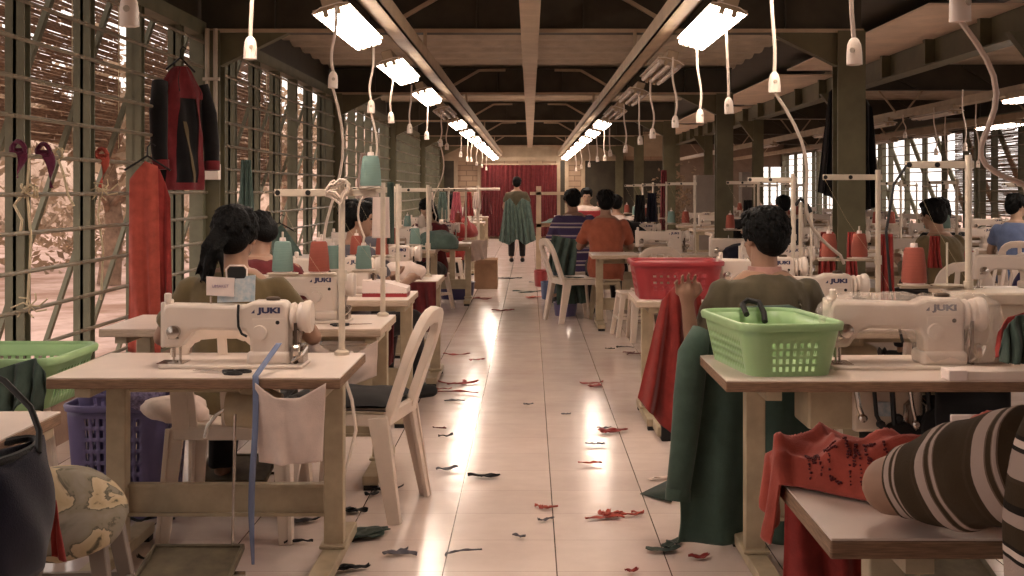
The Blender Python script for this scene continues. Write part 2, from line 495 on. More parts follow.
# the two sewers nearest the camera
person('woman with a black ponytail and olive brown shirt, seated with her back turned', (-1.19, 5.00, 0), 0.0, M['olive_tee'], M['trousers'],
       'tail', .0085, lean=.05, yaw=-.12, nod=.25, arms=dict(le=(-.31, .10, .70), lh=(-.2, .36, .74), re=(.30, .12, .70), rh=(.15, .40, .74)), sleeve=.78, scale=1.0)
person('man in a moss grey shirt holding red cloth, seated with his back turned', (.935, 4.98, 0), 0.08, M['moss_tee'], M['jeans'],
       'short', .0058, lean=.0, yaw=.42, nod=.15,
       arms=dict(le=(-.285, .0, .62), lh=(-.325, -.06, .855), re=(.29, .17, .70), rh=(.12, .42, .72)), sleeve=.72, scale=.995,
       collar=clothmat('pink_checked_collar', (196, 130, 122)))
person('man in a plain orange shirt seated on a stool, back turned', (.775, 12.75, 0), 0.0, M['orange_tee'], M['trousers'], 'short', .012, lean=.08, nod=.15, scale=1.05, sleeve=.8)
pur = stripes('purple_white_stripes', [(0, (74, 62, 96)), (.36, (190, 174, 172)), (.48, (74, 62, 96)), (.62, (112, 96, 132)), (.70, (190, 174, 172)), (.78, (74, 62, 96))], 'z', .13)
person('person in a purple and white striped shirt, back turned, bent over a table', (.515, 13.95, 0), 0.22, pur, M['jeans'], 'short', .012, lean=.20, nod=.3, scale=1.06, long_sleeve=True)
person('person standing at the far end of the aisle, back turned, dark trousers', (-.24, 22.6, 0), 0.0, M['moss_tee'], M['trousers'], 'short', .016, stand=True, lean=.02, scale=.95)
person('dark-haired worker bent low over a machine just behind the ponytail woman', (-1.36, 6.35, 0), 0.25, M['dark_red'], M['trousers'], 'short', .012, lean=.35, nod=1.1, yaw=.5, scale=.97)
person('worker in a grey shirt shown in profile, facing the aisle', (-1.12, 7.62, 0), -0.85, M['grey_tee'], M['trousers'], 'short', .011, lean=.10, nod=.1, yaw=-.45)
person('dark-haired worker half hidden behind the grey-shirted one', (-1.16, 8.95, 0), -0.4, M['grey_tee'], M['trousers'], 'short', .012, lean=.08, yaw=-.4, nod=.3)
person('long-haired woman looking down at her work, far up the left row', (-1.06, 13.6, 0), 2.8, M['dark_red'], M['trousers'], 'long', .014, lean=.15, nod=.6, scale=.98, skin='skin_pale')
person('worker facing the camera behind a red basket near the far wall', (.90, 20.0, 0), PI, M['white_cloth'], M['trousers'], 'short', .014, lean=.10, nod=.3, scale=1.08, skin='skin_pale')
person('worker in an olive shirt leaning over a table beside the white arm chairs', (3.12, 9.25, 0), 0.55, M['olive_tee'], M['trousers'], 'short', .012, lean=.22, nod=.3, long_sleeve=True)
person('worker in a black and white striped shirt half hidden by the olive-shirted one', (3.50, 10.5, 0), 0.3,
       stripes('black_white_stripes', [(0, (30, 28, 28)), (.5, (190, 175, 165))], 'z', .07), M['trousers'], 'short', .013, lean=.1, nod=.4)
person('man in a grey blue shirt seated at the right edge of the hall', (4.66, 12.0, 0), -0.5, M['blue_tee'], M['trousers'], 'short', .012, lean=.10, yaw=-.7, nod=.1, skin='skin_pale', scale=1.02)
person('dark-clad worker sitting beyond the olive column on the right', (3.05, 14.9, 0), 0.2, M['navy_cloth'], M['trousers'], 'short', .014, lean=.1, nod=.2)
person('worker in a red shirt far up the left row, back turned', (-1.05, 16.8, 0), 0.1, M['red_cloth'], M['trousers'], 'short', .015, lean=.1, nod=.2)
person('worker in a pale shirt far up the right row, back turned', (1.15, 16.6, 0), 0.0, M['white_cloth'], M['trousers'], 'short', .015, lean=.1, nod=.2)

# the sewer in the striped sweater, close on the right: shoulder, sleeve and bare elbow reach into the picture
def striped_sewer():
    r = thing('person', 'person in a brown and white striped sweater, elbow resting on the nearest table', 'person', (0, 0, 0))
    b = MB()
    sh, el, wr = V((.800, 1.975, .865)), V((.652, 2.25, .768)), V((.83, 2.47, .742))
    cx, cy = .955, 1.90
    tor = [(cx, cy, z, rx, ry) for z, rx, ry in ((.38, .19, .14), (.46, .21, .15), (.58, .20, .14), (.72, .20, .14), (.86, .205, .135), (.96, .18, .11), (1.02, .10, .08), (1.05, .06, .06))]
    b.rings(tor); b.capsule((cx, cy, 1.02), (cx, cy + .02, 1.13), .056, .054)
    b.ball((cx, cy + .02, 1.19), (.074, .092, .10)); b.ball((cx, cy + .06, 1.14), (.055, .058, .075)); b.capsule((cx, cy + .12, 1.165), (cx, cy + .135, 1.135), .010, .014, 8)
    for s in (-1, 1): b.ball((cx + s * .074, cy + .02, 1.165), (.012, .022, .032))
    b.capsule(sh, el, .054, .055); b.capsule(el, wr, .050, .029)
    d = (wr - el).normalized(); up = V((0, 0, 1)); sd = d.cross(up).normalized()
    b.capsule(wr, wr + d * .06, .026, .030)
    for off, ln in ((-.03, .05), (-.01, .066), (.01, .062), (.029, .046)):
        f0 = wr + d * .075 + sd * off; f1 = f0 + d * ln * .6; b.capsule(f0 - d * .02, f1, .0095, .009, 8); b.capsule(f1, f1 + d * ln * .3 - up * .008, .009, .008, 8)
    b.capsule(wr + d * .02 + sd * .03, wr + d * .06 + sd * .055, .011, .010, 8)
    b.capsule((1.13, 1.92, .93), (1.22, 2.16, .80), .052, .042); b.capsule((1.22, 2.16, .80), (1.12, 2.42, .745), .040, .028); b.capsule((1.12, 2.42, .742), (1.09, 2.52, .735), .03, .022)
    for x in (.865, 1.045):
        b.capsule((x, cy + .02, .46), (x, 2.32, .48), .08, .06); b.capsule((x, 2.32, .48), (x, 2.30, .08), .055, .036); b.capsule((x, 2.28, .045), (x, 2.42, .035), .036, .028)
    blend(b, 'body', M['skin'], r, .010, 3)
    br, wh, dk = (60, 47, 32), (166, 146, 136), (32, 25, 19)
    knit = stripes('sweater_sleeve_bands', [(0, br), (.05, (64, 50, 36)), (.08, wh), (.27, (104, 86, 72)), (.295, br), (.37, (120, 100, 86)), (.385, wh), (.445, (104, 86, 72)), (.465, br), (.95, (66, 52, 38))], 'v', .165, .95)
    pts = [el.lerp(sh, .13), el.lerp(sh, .30), el.lerp(sh, .50), el.lerp(sh, .75), sh + V((.0, .0, .0)), sh + V((.06, -.03, .0))]
    rad = [.064, .076, .088, .094, .094, .086]
    def sleeve(u, v):
        a = 2 * PI * u; k = v * (len(pts) - 1); i = min(int(k), len(pts) - 2); f = k - i
        c = pts[i].lerp(pts[i + 1], f); rr = rad[i] + (rad[i + 1] - rad[i]) * f
        ax = (sh - el).normalized(); s1 = ax.cross(V((0, 0, 1))).normalized(); s2 = s1.cross(ax)
        rr *= 1 + .07 * noise.noise(V((math.cos(a) * 1.6, math.sin(a) * 1.6, v * 7))) + .02 * math.sin(14 * v + 2 * a)
        p = c + s1 * (math.cos(a) * rr) + s2 * (math.sin(a) * rr)
        if p.y > 2.14: p.z = max(p.z, .712)
        return p
    m = MB(); m.grid(sleeve, 44, 70, True); m.t = [(u, v * .50) for u, v in m.t]
    m.build('sleeve', knit, r, smooth=180)
    cf = MB(); cf.grid(lambda u, v: (lambda p, q: V((q.x, q.y, max(q.z, .711))))(0, sleeve(u, 0).lerp(pts[0], .12) + (el - sh).normalized() * (.006 * v)), 44, 4, True); cf.build('cuff', clothmat('olive_cuff', (104, 86, 60)), r, smooth=180)
    body_knit = stripes('sweater_body_bands', [(0, br), (.20, (66, 52, 38)), (.24, wh), (.46, dk), (.50, (206, 186, 174)), (.56, dk), (.60, br), (.80, wh), (.92, dk)], 'z', .165, .95)
    s_ = MB(); s_.rings([(x, y, z, rx + .022, ry + .022) for x, y, z, rx, ry in tor[:-1]] + [(cx, cy, 1.04, .075, .075)], 32)
    s_.capsule((1.13, 1.92, .92), (1.22, 2.16, .80), .075, .066)
    s_.ball(sh + V((.05, -.02, .0)), .085)
    blend(s_, 'sweater', body_knit, r, .010, 4, wrinkle=.012, wscale=9)
    t = MB()
    for x in (.865, 1.045):
        t.capsule((x, cy + .02, .46), (x, 2.32, .48), .092, .074); t.tube([(x, 2.32, .48), (x, 2.31, .28), (x, 2.30, .12)], [.07, .062, .056], 12)
    t.rings([(cx, cy, z, rx, ry) for z, rx, ry in ((.37, .2, .16), (.50, .215, .165))])
    blend(t, 'trousers', M['trousers'], r, .012, 3)
    for x in (.865, 1.045):
        q = MB(); q.capsule((x, 2.27, .045), (x, 2.43, .04), .046, .040); blend(q, 'shoe', M['black'], r, .014, 2)
    hh = MB(); hh.ball((cx, cy, 1.225), (.088, .104, .094)); hh.ball((cx, cy - .04, 1.18), (.078, .062, .08)); blend(hh, 'hair', M['hair'], r, .01, 2)
    q = MB()
    q.ball((cx - .03, cy + .112, 1.17), (.014, .010, .006), 10, 6); q.build('eye', M['eye'], r); q = MB(); q.ball((cx + .03, cy + .112, 1.17), (.014, .010, .006), 10, 6); q.build('eye', M['eye'], r)
    return r
striped_sewer()
# ------------------------------------------------------------------ the hall
# floor: glazed tiles with dark lengthwise joints
def floor_mat():
    m, t, b = nt('glazed_floor_tiles')
    tc = N(t, 'ShaderNodeTexCoord'); sp = N(t, 'ShaderNodeSeparateXYZ'); t.links.new(tc.outputs['Object'], sp.inputs[0])
    def line(sock, size, off, w):
        a = N(t, 'ShaderNodeMath', operation='ADD'); a.inputs[1].default_value = off; t.links.new(sock, a.inputs[0])
        d = N(t, 'ShaderNodeMath', operation='DIVIDE'); d.inputs[1].default_value = size; t.links.new(a.outputs[0], d.inputs[0])
        f = N(t, 'ShaderNodeMath', operation='FRACT'); t.links.new(d.outputs[0], f.inputs[0])
        c = N(t, 'ShaderNodeMath', operation='COMPARE'); c.inputs[1].default_value = .5; c.inputs[2].default_value = .5 - w / size; t.links.new(f.outputs[0], c.inputs[0])
        fl = N(t, 'ShaderNodeMath', operation='FLOOR'); t.links.new(d.outputs[0], fl.inputs[0])
        return c.outputs[0], fl.outputs[0]          # 1 inside the tile, 0 in the joint
    lx, ix = line(sp.outputs['X'], .3875, .2960, .0022)
    ly, iy = line(sp.outputs['Y'], .3830, .336, .0012)
    nz = N(t, 'ShaderNodeTexNoise', Scale=2.2, Detail=6.0, Roughness=.65); t.links.new(tc.outputs['Object'], nz.inputs['Vector'])
    cr = N(t, 'ShaderNodeValToRGB'); cr.color_ramp.elements[0].position = .3; cr.color_ramp.elements[1].position = .7
    cr.color_ramp.elements[0].color = rgb((216, 197, 188)); cr.color_ramp.elements[1].color = rgb((236, 219, 210)); t.links.new(nz.outputs['Fac'], cr.inputs[0])
    cb = N(t, 'ShaderNodeCombineXYZ'); t.links.new(ix, cb.inputs[0]); t.links.new(iy, cb.inputs[1])
    wn = N(t, 'ShaderNodeTexWhiteNoise'); t.links.new(cb.outputs[0], wn.inputs['Vector'])
    hv = N(t, 'ShaderNodeHueSaturation'); t.links.new(cr.outputs[0], hv.inputs['Color'])
    mr = N(t, 'ShaderNodeMapRange'); mr.inputs[3].default_value = .96; mr.inputs[4].default_value = 1.03; t.links.new(wn.outputs['Value'], mr.inputs[0]); t.links.new(mr.outputs[0], hv.inputs['Value'])
    m1 = N(t, 'ShaderNodeMix', data_type='RGBA'); t.links.new(ly, m1.inputs[0]); m1.inputs[6].default_value = rgb((176, 150, 140)); t.links.new(hv.outputs[0], m1.inputs[7])
    m2 = N(t, 'ShaderNodeMix', data_type='RGBA'); t.links.new(lx, m2.inputs[0]); m2.inputs[6].default_value = rgb((104, 84, 76)); t.links.new(m1.outputs[2], m2.inputs[7])
    t.links.new(m2.outputs[2], b.inputs['Base Color'])
    n2 = N(t, 'ShaderNodeTexNoise', Scale=5.0, Detail=4.0); t.links.new(tc.outputs['Object'], n2.inputs['Vector'])
    m3 = N(t, 'ShaderNodeMapRange'); m3.inputs[3].default_value = .10; m3.inputs[4].default_value = .24; t.links.new(n2.outputs['Fac'], m3.inputs[0]); t.links.new(m3.outputs[0], b.inputs['Roughness'])
    b.inputs['Specular IOR Level'].default_value = .55
    n3 = N(t, 'ShaderNodeTexNoise', Scale=7.0, Detail=1.0); t.links.new(tc.outputs['Object'], n3.inputs['Vector'])
    bp = N(t, 'ShaderNodeBump', Strength=.06, Distance=.02); t.links.new(n3.outputs['Fac'], bp.inputs['Height']); t.links.new(bp.outputs[0], b.inputs['Normal'])
    return m

XL, XC, XM, XR, YE, YB = -2.45, 2.37, 3.90, 7.70, 33.4, -1.5    # left wall, columns, second column row, right wall, end wall, back wall
ZB, ZT = 2.48, 2.76
FRAMES = [-2.6, 3.35, 9.33, 15.35, 21.4, 27.35, 33.3]
f_ = MB(); f_.bx(XL - .06, XR + .06, YB, 38.2, -.12, 0); struct('floor', f_, floor_mat(), smooth=0)

# roof: corrugated sheets that run across the hall
def sheet(x0, x1, y0, y1, z, pitch=.60, amp=.034):
    m = MB(); n = int((y1 - y0) / pitch * 8)
    def fn(u, v):
        y = y0 + (y1 - y0) * v
        return (x0 + (x1 - x0) * u, y, z + amp * max(-.6, min(.6, math.sin(2 * PI * y / pitch))))
    return m.grid(fn, 2, n)
struct('ceiling', sheet(XL - .3, XC + .15, YB, YE + .2, ZT + .06), M['roof_sheet'], smooth=30)
g = MB(); g.bx(XC + .1, XM + .05, YB, 38.2, ZT + .10, ZT + .13); struct('ceiling_valley', g, M['dark_steel'], smooth=0)
struct('ceiling_east', sheet(XM, XR + .3, YB, 38.2, ZT + .10), M['roof_sheet'], smooth=30)

# portal frames: a deep girder with flanges and knee braces over each pair of columns
for k, y in enumerate(FRAMES):
    g = MB()
    g.bx(XL, XC + .1, y - .012, y + .012, ZB, ZT + .03); g.bx(XL, XC + .1, y - .07, y + .07, ZB - .014, ZB); g.bx(XL, XC + .1, y - .07, y + .07, ZT + .02, ZT + .034)
    for x in (-1.9, -1.2, -.4, .4, 1.2, 1.9): g.bx(x - .006, x + .006, y - .06, y + .06, ZB, ZT + .02)
    struct('ceiling_beam', g, M['dark_steel'], smooth=0)
    e = MB()
    for s in (-1, 1):
        e.bar((s * .62, y - .085, ZT - .0), (s * 1.08, y - .085, ZB + .015), .03, .03); e.bar((s * .30, y - .085, ZT + .005), (s * .62, y - .085, ZT), .03, .03)
        e.bar((s * .70, y + .085, ZT), (s * 1.12, y + .085, ZB + .015), .025, .025)
    e.bx(XL, XC + .1, y - .078, y - .07, ZB - .014, ZB + .014)
    struct('trim_frame_braces', e, M['tan_steel'], smooth=0)
    for nm, x, w in (('column', -XC - .02, .19), ('column', XC + .01, .205)):
        c = MB(); c.bx(x - w / 2, x + w / 2, y - .085, y - .070, 0, ZB); c.bx(x - w / 2, x + w / 2, y + .070, y + .085, 0, ZB); c.bx(x - .012, x + .012, y - .075, y + .075, 0, ZB)
        c.bx(x - w / 2 - .05, x + w / 2 + .05, y - .13, y + .13, 0, .018)
        s = 1 if x < 0 else -1
        c.prism([(x + s * w / 2 * .9, ZB), (x + s * .62, ZB), (x + s * w / 2 * .9, ZB - .26)], y - .05, y + .05)
        struct(nm, c, M['olive_steel'], smooth=0)
    if y > 0:
        x = XM; c = MB(); w = .17
        c.bx(x - w / 2, x + w / 2, y - .08, y - .066, 0, ZB + .05); c.bx(x - w / 2, x + w / 2, y + .066, y + .08, 0, ZB + .05); c.bx(x - .012, x + .012, y - .07, y + .07, 0, ZB + .05)
        c.bx(x - w / 2 - .05, x + w / 2 + .05, y - .13, y + .13, 0, .018)
        c.prism([(x - w * .45, ZB), (x - .34, ZB), (x - w * .45, ZB - .34)], y - .05, y + .05)
        struct('column', c, M['olive_steel'], smooth=0)
        g = MB(); g.bx(XM, XR, y - .012, y + .012, ZB + .05, ZT + .08); g.bx(XM, XR, y - .06, y + .06, ZB + .04, ZB + .054)
        for a, b in ((4.2, 4.75), (5.3, 5.75), (6.3, 6.75)):
            g.bar((a, y - .07, ZT + .05), (b, y - .07, ZB + .06), .025, .025)
        struct('ceiling_beam', g, M['dark_steel'], smooth=0)
# ridge runner and lamp rails along the hall
g = MB(); g.bx(-.065, .065, YB, YE, ZB - .05, ZB - .036); g.bx(-.007, .007, YB, YE, ZB - .036, ZB + .03); struct('ceiling_beam_ridge', g, M['tan_steel'], smooth=0)
for s in (-1, 1):
    g = MB(); x = s * .775
    g.bx(x - .05, x + .05, YB, YE - .5, 2.20, 2.212); g.bx(x - .05, x - .042, YB, YE - .5, 2.20, 2.30); g.bx(x + .042, x + .05, YB, YE - .5, 2.20, 2.30)
    for y in FRAMES:
        g.bx(x - .012, x + .012, y - .10, y - .08, 2.28, ZB + .01)
    struct('trim_lamp_rail', g, M['tan_steel'], smooth=0)
for x in (4.55, 6.15):
    g = MB(); g.bx(x - .06, x + .06, 2.0, 37.8, 2.19, 2.27)
    for y in FRAMES[1:]:
        for s in (-1, 1): g.bar((x + s * .28, y, ZB + .06), (x + s * .05, y, 2.24), .02, .02)
    struct('trim_lamp_rail', g, M['tan_steel'], smooth=0)
# valley soffit between the two roofs and the rib-stiffened girder under it
for a, b in zip(FRAMES[:-1], FRAMES[1:]):
    g = MB(); g.bx(3.12, XM - .03, a + .45, b - .18, ZT - .012, ZT + .004); struct('trim_soffit', g, M['soffit'], smooth=0)
g = MB(); g.bx(XM - .012, XM + .012, YB, 38, ZB + .03, ZT + .02); g.bx(XM - .09, XM + .09, YB, 38, ZB + .016, ZB + .03)
for i in range(27):
    y = -1.2 + i * 1.47; g.bx(XM - .11, XM, y - .035, y + .035, ZB + .03, ZT + .01)
struct('ceiling_beam_valley', g, M['olive_steel'], smooth=0)

# left wall: bays of round-bar grilles between steel posts
def bay(n, x, y0, y1, side, post_step=.89, z_sill=.30, z_top=2.44, mt='rail_steel'):
    fr = MB()
    for a, b in ((y0, y0 + .10), (y1 - .10, y1)): fr.bx(x - .05, x + .05, a, b, 0, ZB)
    fr.bx(x - .05, x + .05, y0, y1, z_top, ZB + .06); fr.bx(x - .045, x + .045, y0, y1, z_sill - .06, z_sill)
    w = struct('window_%d' % n, fr, M['frame_steel'], smooth=0)
    k = 0
    m = int((y1 - y0) / post_step)
    for i in range(1, m + 1):
        y = y1 - .62 - (i - 1) * post_step
        if y < y0 + .2: break
        p = MB(); p.bx(x - .046, x + .046, y - .04, y - .03, z_sill, z_top); p.bx(x - .046, x + .046, y + .03, y + .04, z_sill, z_top); p.bx(x - .008, x + .008, y - .04, y + .04, z_sill, z_top)
        p.build('window_post', M['frame_steel'], w, smooth=0)
    for i in range(12):
        z = .37 + i * .1825
        if z > z_top - .03: break
        b = MB(); xx = x - side * .065
        b.tube([(xx, y0 + .05, z), (xx, (y0 + y1) / 2, z - .004), (xx, y1 - .05, z)], .011, 8)
        b.build('grille_rail', M[mt], w)
    return w
for i, (a, b) in enumerate(zip(FRAMES[:-1], FRAMES[1:])):
    bay(i + 1, XL, a + .06, b - .06, -1)
    if a > 3: bay(i + 11, XR, a + .06, b - .06, 1, 1.15, .55)
bay(17, XR, 33.36, 38.0, 1, 1.15, .55)
g = MB(); g.bx(XL - .1, XL - .02, YB, YE, ZB + .05, ZT + .12); struct('trim_left_fascia', g, M['dark_steel'], smooth=0)
g = MB(); g.bx(XR + .02, XR + .1, YB, 38.1, 2.34, ZT + .16); struct('trim_right_fascia', g, M['dark_steel'], smooth=0)
g = MB(); g.bx(XL - .07, XL + .05, YB, YE, 0, .24); struct('wall_left', g, mat('left_kerb_wall', (150, 120, 104), .8, bump=.3), smooth=0)
g = MB(); g.bx(XR - .06, XR + .07, YB, 38, 0, .49); struct('wall_right', g, mat('right_kerb_wall', (168, 140, 124), .8, bump=.3), smooth=0)
g = MB(); g.bx(XL - .1, XR + .1, YB - .1, YB, 0, ZT + .1); struct('wall_back', g, mat('back_plaster', (176, 152, 138), .8), smooth=0)
# end wall: thin brick panels between posts, opening behind the red curtain
def brick():
    m, t, b = nt('pale_brick')
    tc = N(t, 'ShaderNodeTexCoord'); mp = N(t, 'ShaderNodeMapping'); mp.inputs['Rotation'].default_value = (PI / 2, 0, 0); t.links.new(tc.outputs['Object'], mp.inputs[0])
    k = N(t, 'ShaderNodeTexBrick', Scale=1.0); k.inputs['Brick Width'].default_value = .34; k.inputs['Row Height'].default_value = .14; k.inputs['Mortar Size'].default_value = .012
    k.inputs['Color1'].default_value = rgb((168, 142, 118)); k.inputs['Color2'].default_value = rgb((146, 120, 98)); k.inputs['Mortar'].default_value = rgb((124, 102, 84))
    t.links.new(mp.outputs[0], k.inputs[0]); t.links.new(k.outputs[0], b.inputs['Base Color']); b.inputs['Roughness'].default_value = .85
    return m
g = MB(); g.bx(XL, XM, YE, YE + .12, 0, ZT + .1); struct('wall_end', g, brick(), smooth=0)
g = MB()
for x in (-1.98, -1.35, .76, .98, 1.42): g.bx(x - .05, x + .05, YE - .06, YE + .01, 0, 2.12)
g.bx(XL, 2.3, YE - .07, YE + .01, 2.08, 2.20); g.bx(XL, XM, YE - .03, YE + .005, 2.2, ZT); struct('trim_end_posts', g, M['tan_steel'], smooth=0)
g = MB(); g.bx(XL, -2.03, YE - .02, YE + .01, 0, 2.08); g.bx(1.45, 3.8, YE - .02, YE + .01, 0, 2.08); g.bx(.80, .95, YE - .02, YE + .01, 0, 2.08); g.bx(-2.0, 3.0, YE - .022, YE, 2.20, ZT)
struct('trim_end_boards', g, M['dark_steel'], smooth=0)
# end wall of the east hall, mostly window
g = MB(); g.bx(XM, 6.85, 38.0, 38.12, 0, ZT + .1); g.bx(6.85, XR + .1, 38.0, 38.12, 0, .85); g.bx(6.85, XR + .1, 38.0, 38.12, 2.0, ZT + .1); struct('wall_end_east', g, mat('east_plaster', (120, 100, 84), .8), smooth=0)
g = MB()
for x in (6.88, 7.28, 7.66): g.bx(x - .03, x + .03, 37.95, 38.05, .85, 2.0)
w = struct('window_30', g, M['frame_steel'], smooth=0)
for i in range(6):
    b = MB(); b.tube([(6.88, 37.96, .9 + i * .19), (7.66, 37.96, .9 + i * .19)], .010, 6); b.build('grille_rail', M['rail_steel'], w)

# outside: raking struts that carry the eaves, ground, blinds, trees
for i in range(30):
    y = -.6 + i * .89 + .55
    s = MB(); s.bar((XL - .98, y - .30, -.1), (XL - .14, y + .02, ZT), .028, .05); o = struct('trim_raking_strut', s, M['frame_steel'], smooth=0)
for i in range(16):
    y = 10 + i * 1.6
    s = MB(); s.bar((XR + .95, y - .7, -.1), (XR + .12, y + .15, ZT), .05, .08); o = struct('trim_raking_strut', s, M['frame_steel'], smooth=0)
def ground_mat():
    m, t, b = nt('bare_earth')
    tc = N(t, 'ShaderNodeTexCoord'); nz = N(t, 'ShaderNodeTexNoise', Scale=.55, Detail=8.0, Roughness=.7); t.links.new(tc.outputs['Object'], nz.inputs['Vector'])
    cr = N(t, 'ShaderNodeValToRGB'); e = cr.color_ramp.elements
    e[0].position = .38; e[0].color = rgb((150, 112, 92)); e[1].position = .60; e[1].color = rgb((208, 176, 164))
    t.links.new(nz.outputs['Fac'], cr.inputs[0]); t.links.new(cr.outputs[0], b.inputs['Base Color']); b.inputs['Roughness'].default_value = .95
    return m
g = MB(); g.bx(-60, XL - .07, -20, 70, -.3, -.10); g.bx(XR + .07, 60, -20, 70, -.3, -.10); g.bx(XL - .07, XR + .07, 38.2, 70, -.3, -.10); struct('ground', g, ground_mat(), smooth=0)

def blind(x, y0, y1, z0, z1, label, seed, lean=.0):
    rr = random.Random(seed); m = MB(); z = z1
    while z > z0:
        h = rr.uniform(.012, .020)
        y = y0
        while y < y1:
            L = rr.uniform(.5, 1.1); ye = min(y + L, y1)
            if rr.random() > .05:
                dz = rr.gauss(0, .0022); d2 = rr.gauss(0, .0022)
                m.bar((x + lean * (z1 - z), y, z + dz), (x + lean * (z1 - z), ye, z + d2), .004, h)
            y = ye + rr.uniform(.002, .02)
        z -= h + rr.uniform(.0008, .0040)
    r = thing('bamboo_blind', label, 'blind', (0, 0, 0), group='bamboo blinds outside the windows')
    m.build('slats', M['bamboo'], r, smooth=0)
    k = MB()
    n = max(2, int((y1 - y0) / .8))
    for i in range(n + 1):
        y = y0 + .06 + (y1 - y0 - .12) * i / n; k.tube([(x + .012, y, z1 + .05), (x + .012 + lean * (z1 - z0), y, z0)], .004, 5)
    k.build('cords', M['string'], r)
    b = MB(); b.tube([(x, y0, z1 + .03), (x, y1, z1 + .03)], .022, 8); b.build('roller', M['bamboo'], r)
    return r
blind(-3.00, 3.5, 6.2, 1.62, 2.72, 'bamboo blind outside the nearest left window, sunlight glinting between its slats', 3)
blind(-3.02, 6.3, 9.2, 1.60, 2.72, 'bamboo blind outside the left window behind the red and black jacket', 4)
blind(-3.00, 9.5, 12.4, 1.52, 2.72, 'bamboo blind in the bay just past the grey conduit pipes', 5)
blind(-3.02, 12.5, 15.2, 1.35, 2.72, 'bamboo blind seen past the hanging white shirt', 6)
blind(8.02, 15.6, 23.6, .85, 2.80, 'brown bamboo blind outside the window at the right edge', 7)
blind(8.05, 9.4, 15.3, .85, 2.80, 'brown bamboo blind outside the nearer right hand window', 8)

def tree(x, y, h, r, label, seed, n=900):
    rr = random.Random(seed); t = thing('tree', label, 'tree', (x, y, -.1), group='trees outside the left windows')
    m = MB(); pts = [(0, 0, 0), (rr.gauss(0, .05), rr.gauss(0, .05), h * .25), (rr.gauss(0, .1), rr.gauss(0, .1), h * .5), (rr.gauss(0, .2), rr.gauss(0, .2), h * .8)]
    m.tube(pts, [r * 1.35, r, r * .85, r * .4], 12)
    for i in range(7):
        a = rr.uniform(0, 6.28); z = h * rr.uniform(.3, .7); p = V((0, 0, z))
        m.tube([p, p + V((math.cos(a) * .5, math.sin(a) * .5, .35)), p + V((math.cos(a) * 1.2, math.sin(a) * 1.2, .6))], [r * .4, r * .25, r * .08], 7)
    m.build('trunk', M['bark'], t)
    f = MB()
    for i in range(n):
        c = V((rr.gauss(0, .9), rr.gauss(0, .9), h * .70 + rr.gauss(0, h * .17))); s = rr.uniform(.07, .17)
        a = V((rr.gauss(0, 1), rr.gauss(0, 1), rr.gauss(0, .6))).normalized(); b = a.cross(V((rr.gauss(0, 1), rr.gauss(0, 1), rr.gauss(0, 1)))).normalized()
        f.add([c - a * s, c - b * s * .4, c + a * s, c + b * s * .4], [(0, 1, 2, 3)])
    f.build('leaves', M['leaf'], t, smooth=0)
    return t
tree(-6.2, 18.4, 3.6, .13, 'tree with a pale trunk seen through the nearest left window beside the red trousers', 1, 1400)
tree(-8.0, 14.0, 4.2, .16, 'leafy tree standing back from the nearest left window', 2, 1700)
tree(-9.8, 20.0, 4.6, .18, 'broad tree well behind the others outside the left windows', 3, 1700)
tree(-6.4, 26.0, 4.0, .15, 'tree outside the left wall past the conduit column', 4, 1500)
tree(-12.0, 26.0, 5.0, .2, 'distant tree seen low through the left grille', 5, 1500)
tree(-6.4, 33.0, 4.0, .16, 'tree outside the far left windows', 6, 1200)
def bush(x, y, r, label, seed, n=700):
    rr = random.Random(seed); f = MB()
    for i in range(n):
        d = V((rr.gauss(0, 1), rr.gauss(0, 1), abs(rr.gauss(0, 1)))).normalized() * r * rr.uniform(.5, 1); c = V((x + d.x, y + d.y, -.1 + d.z)); s = rr.uniform(.06, .13)
        a = V((rr.gauss(0, 1), rr.gauss(0, 1), rr.gauss(0, .7))).normalized(); b = a.cross(V((rr.gauss(0, 1), rr.gauss(0, 1), rr.gauss(0, 1)))).normalized()
        f.add([c - a * s, c - b * s * .45, c + a * s, c + b * s * .45], [(0, 1, 2, 3)])
    tag(f.build('bush', M['leaf'], None, smooth=0), label, 'bush', 'bushes outside the left windows')
def bank(name, pts, h, seed):
    m, t, b = nt('shrubby_bank'); tc = N(t, 'ShaderNodeTexCoord'); nz = N(t, 'ShaderNodeTexNoise', Scale=.9, Detail=9.0, Roughness=.75); t.links.new(tc.outputs['Object'], nz.inputs['Vector'])
    cr = N(t, 'ShaderNodeValToRGB'); e = cr.color_ramp.elements; e[0].position = .36; e[0].color = rgb((126, 100, 80)); e[1].position = .62; e[1].color = rgb((196, 168, 150)); t.links.new(nz.outputs['Fac'], cr.inputs[0]); t.links.new(cr.outputs[0], b.inputs['Base Color']); b.inputs['Roughness'].default_value = .95
    g = MB()
    def fn(u, v):
        k = u * (len(pts) - 1); i = min(int(k), len(pts) - 2); p = V(pts[i]).lerp(V(pts[i + 1]), k - i)
        d = V((-1, 1.2, 0)).normalized(); q = p + d * (7 * v); q.z = -.15 + h * (v ** .6) * (1 + .35 * noise.noise(V((q.x * .3, q.y * .3, seed)))); q += V((noise.noise(q * .7), noise.noise(q * .7 + V((9, 0, 0))), noise.noise(q * .9) * .6)) * .8 * min(1, v * 4)
        return q
    g.grid(fn, 90, 24); struct(name, g, m, smooth=180)
bank('hill', [(-12, 12, 0), (-15, 22, 0), (-16, 36, 0), (-13, 55, 0), (-5, 72, 0)], 5.2, 3)
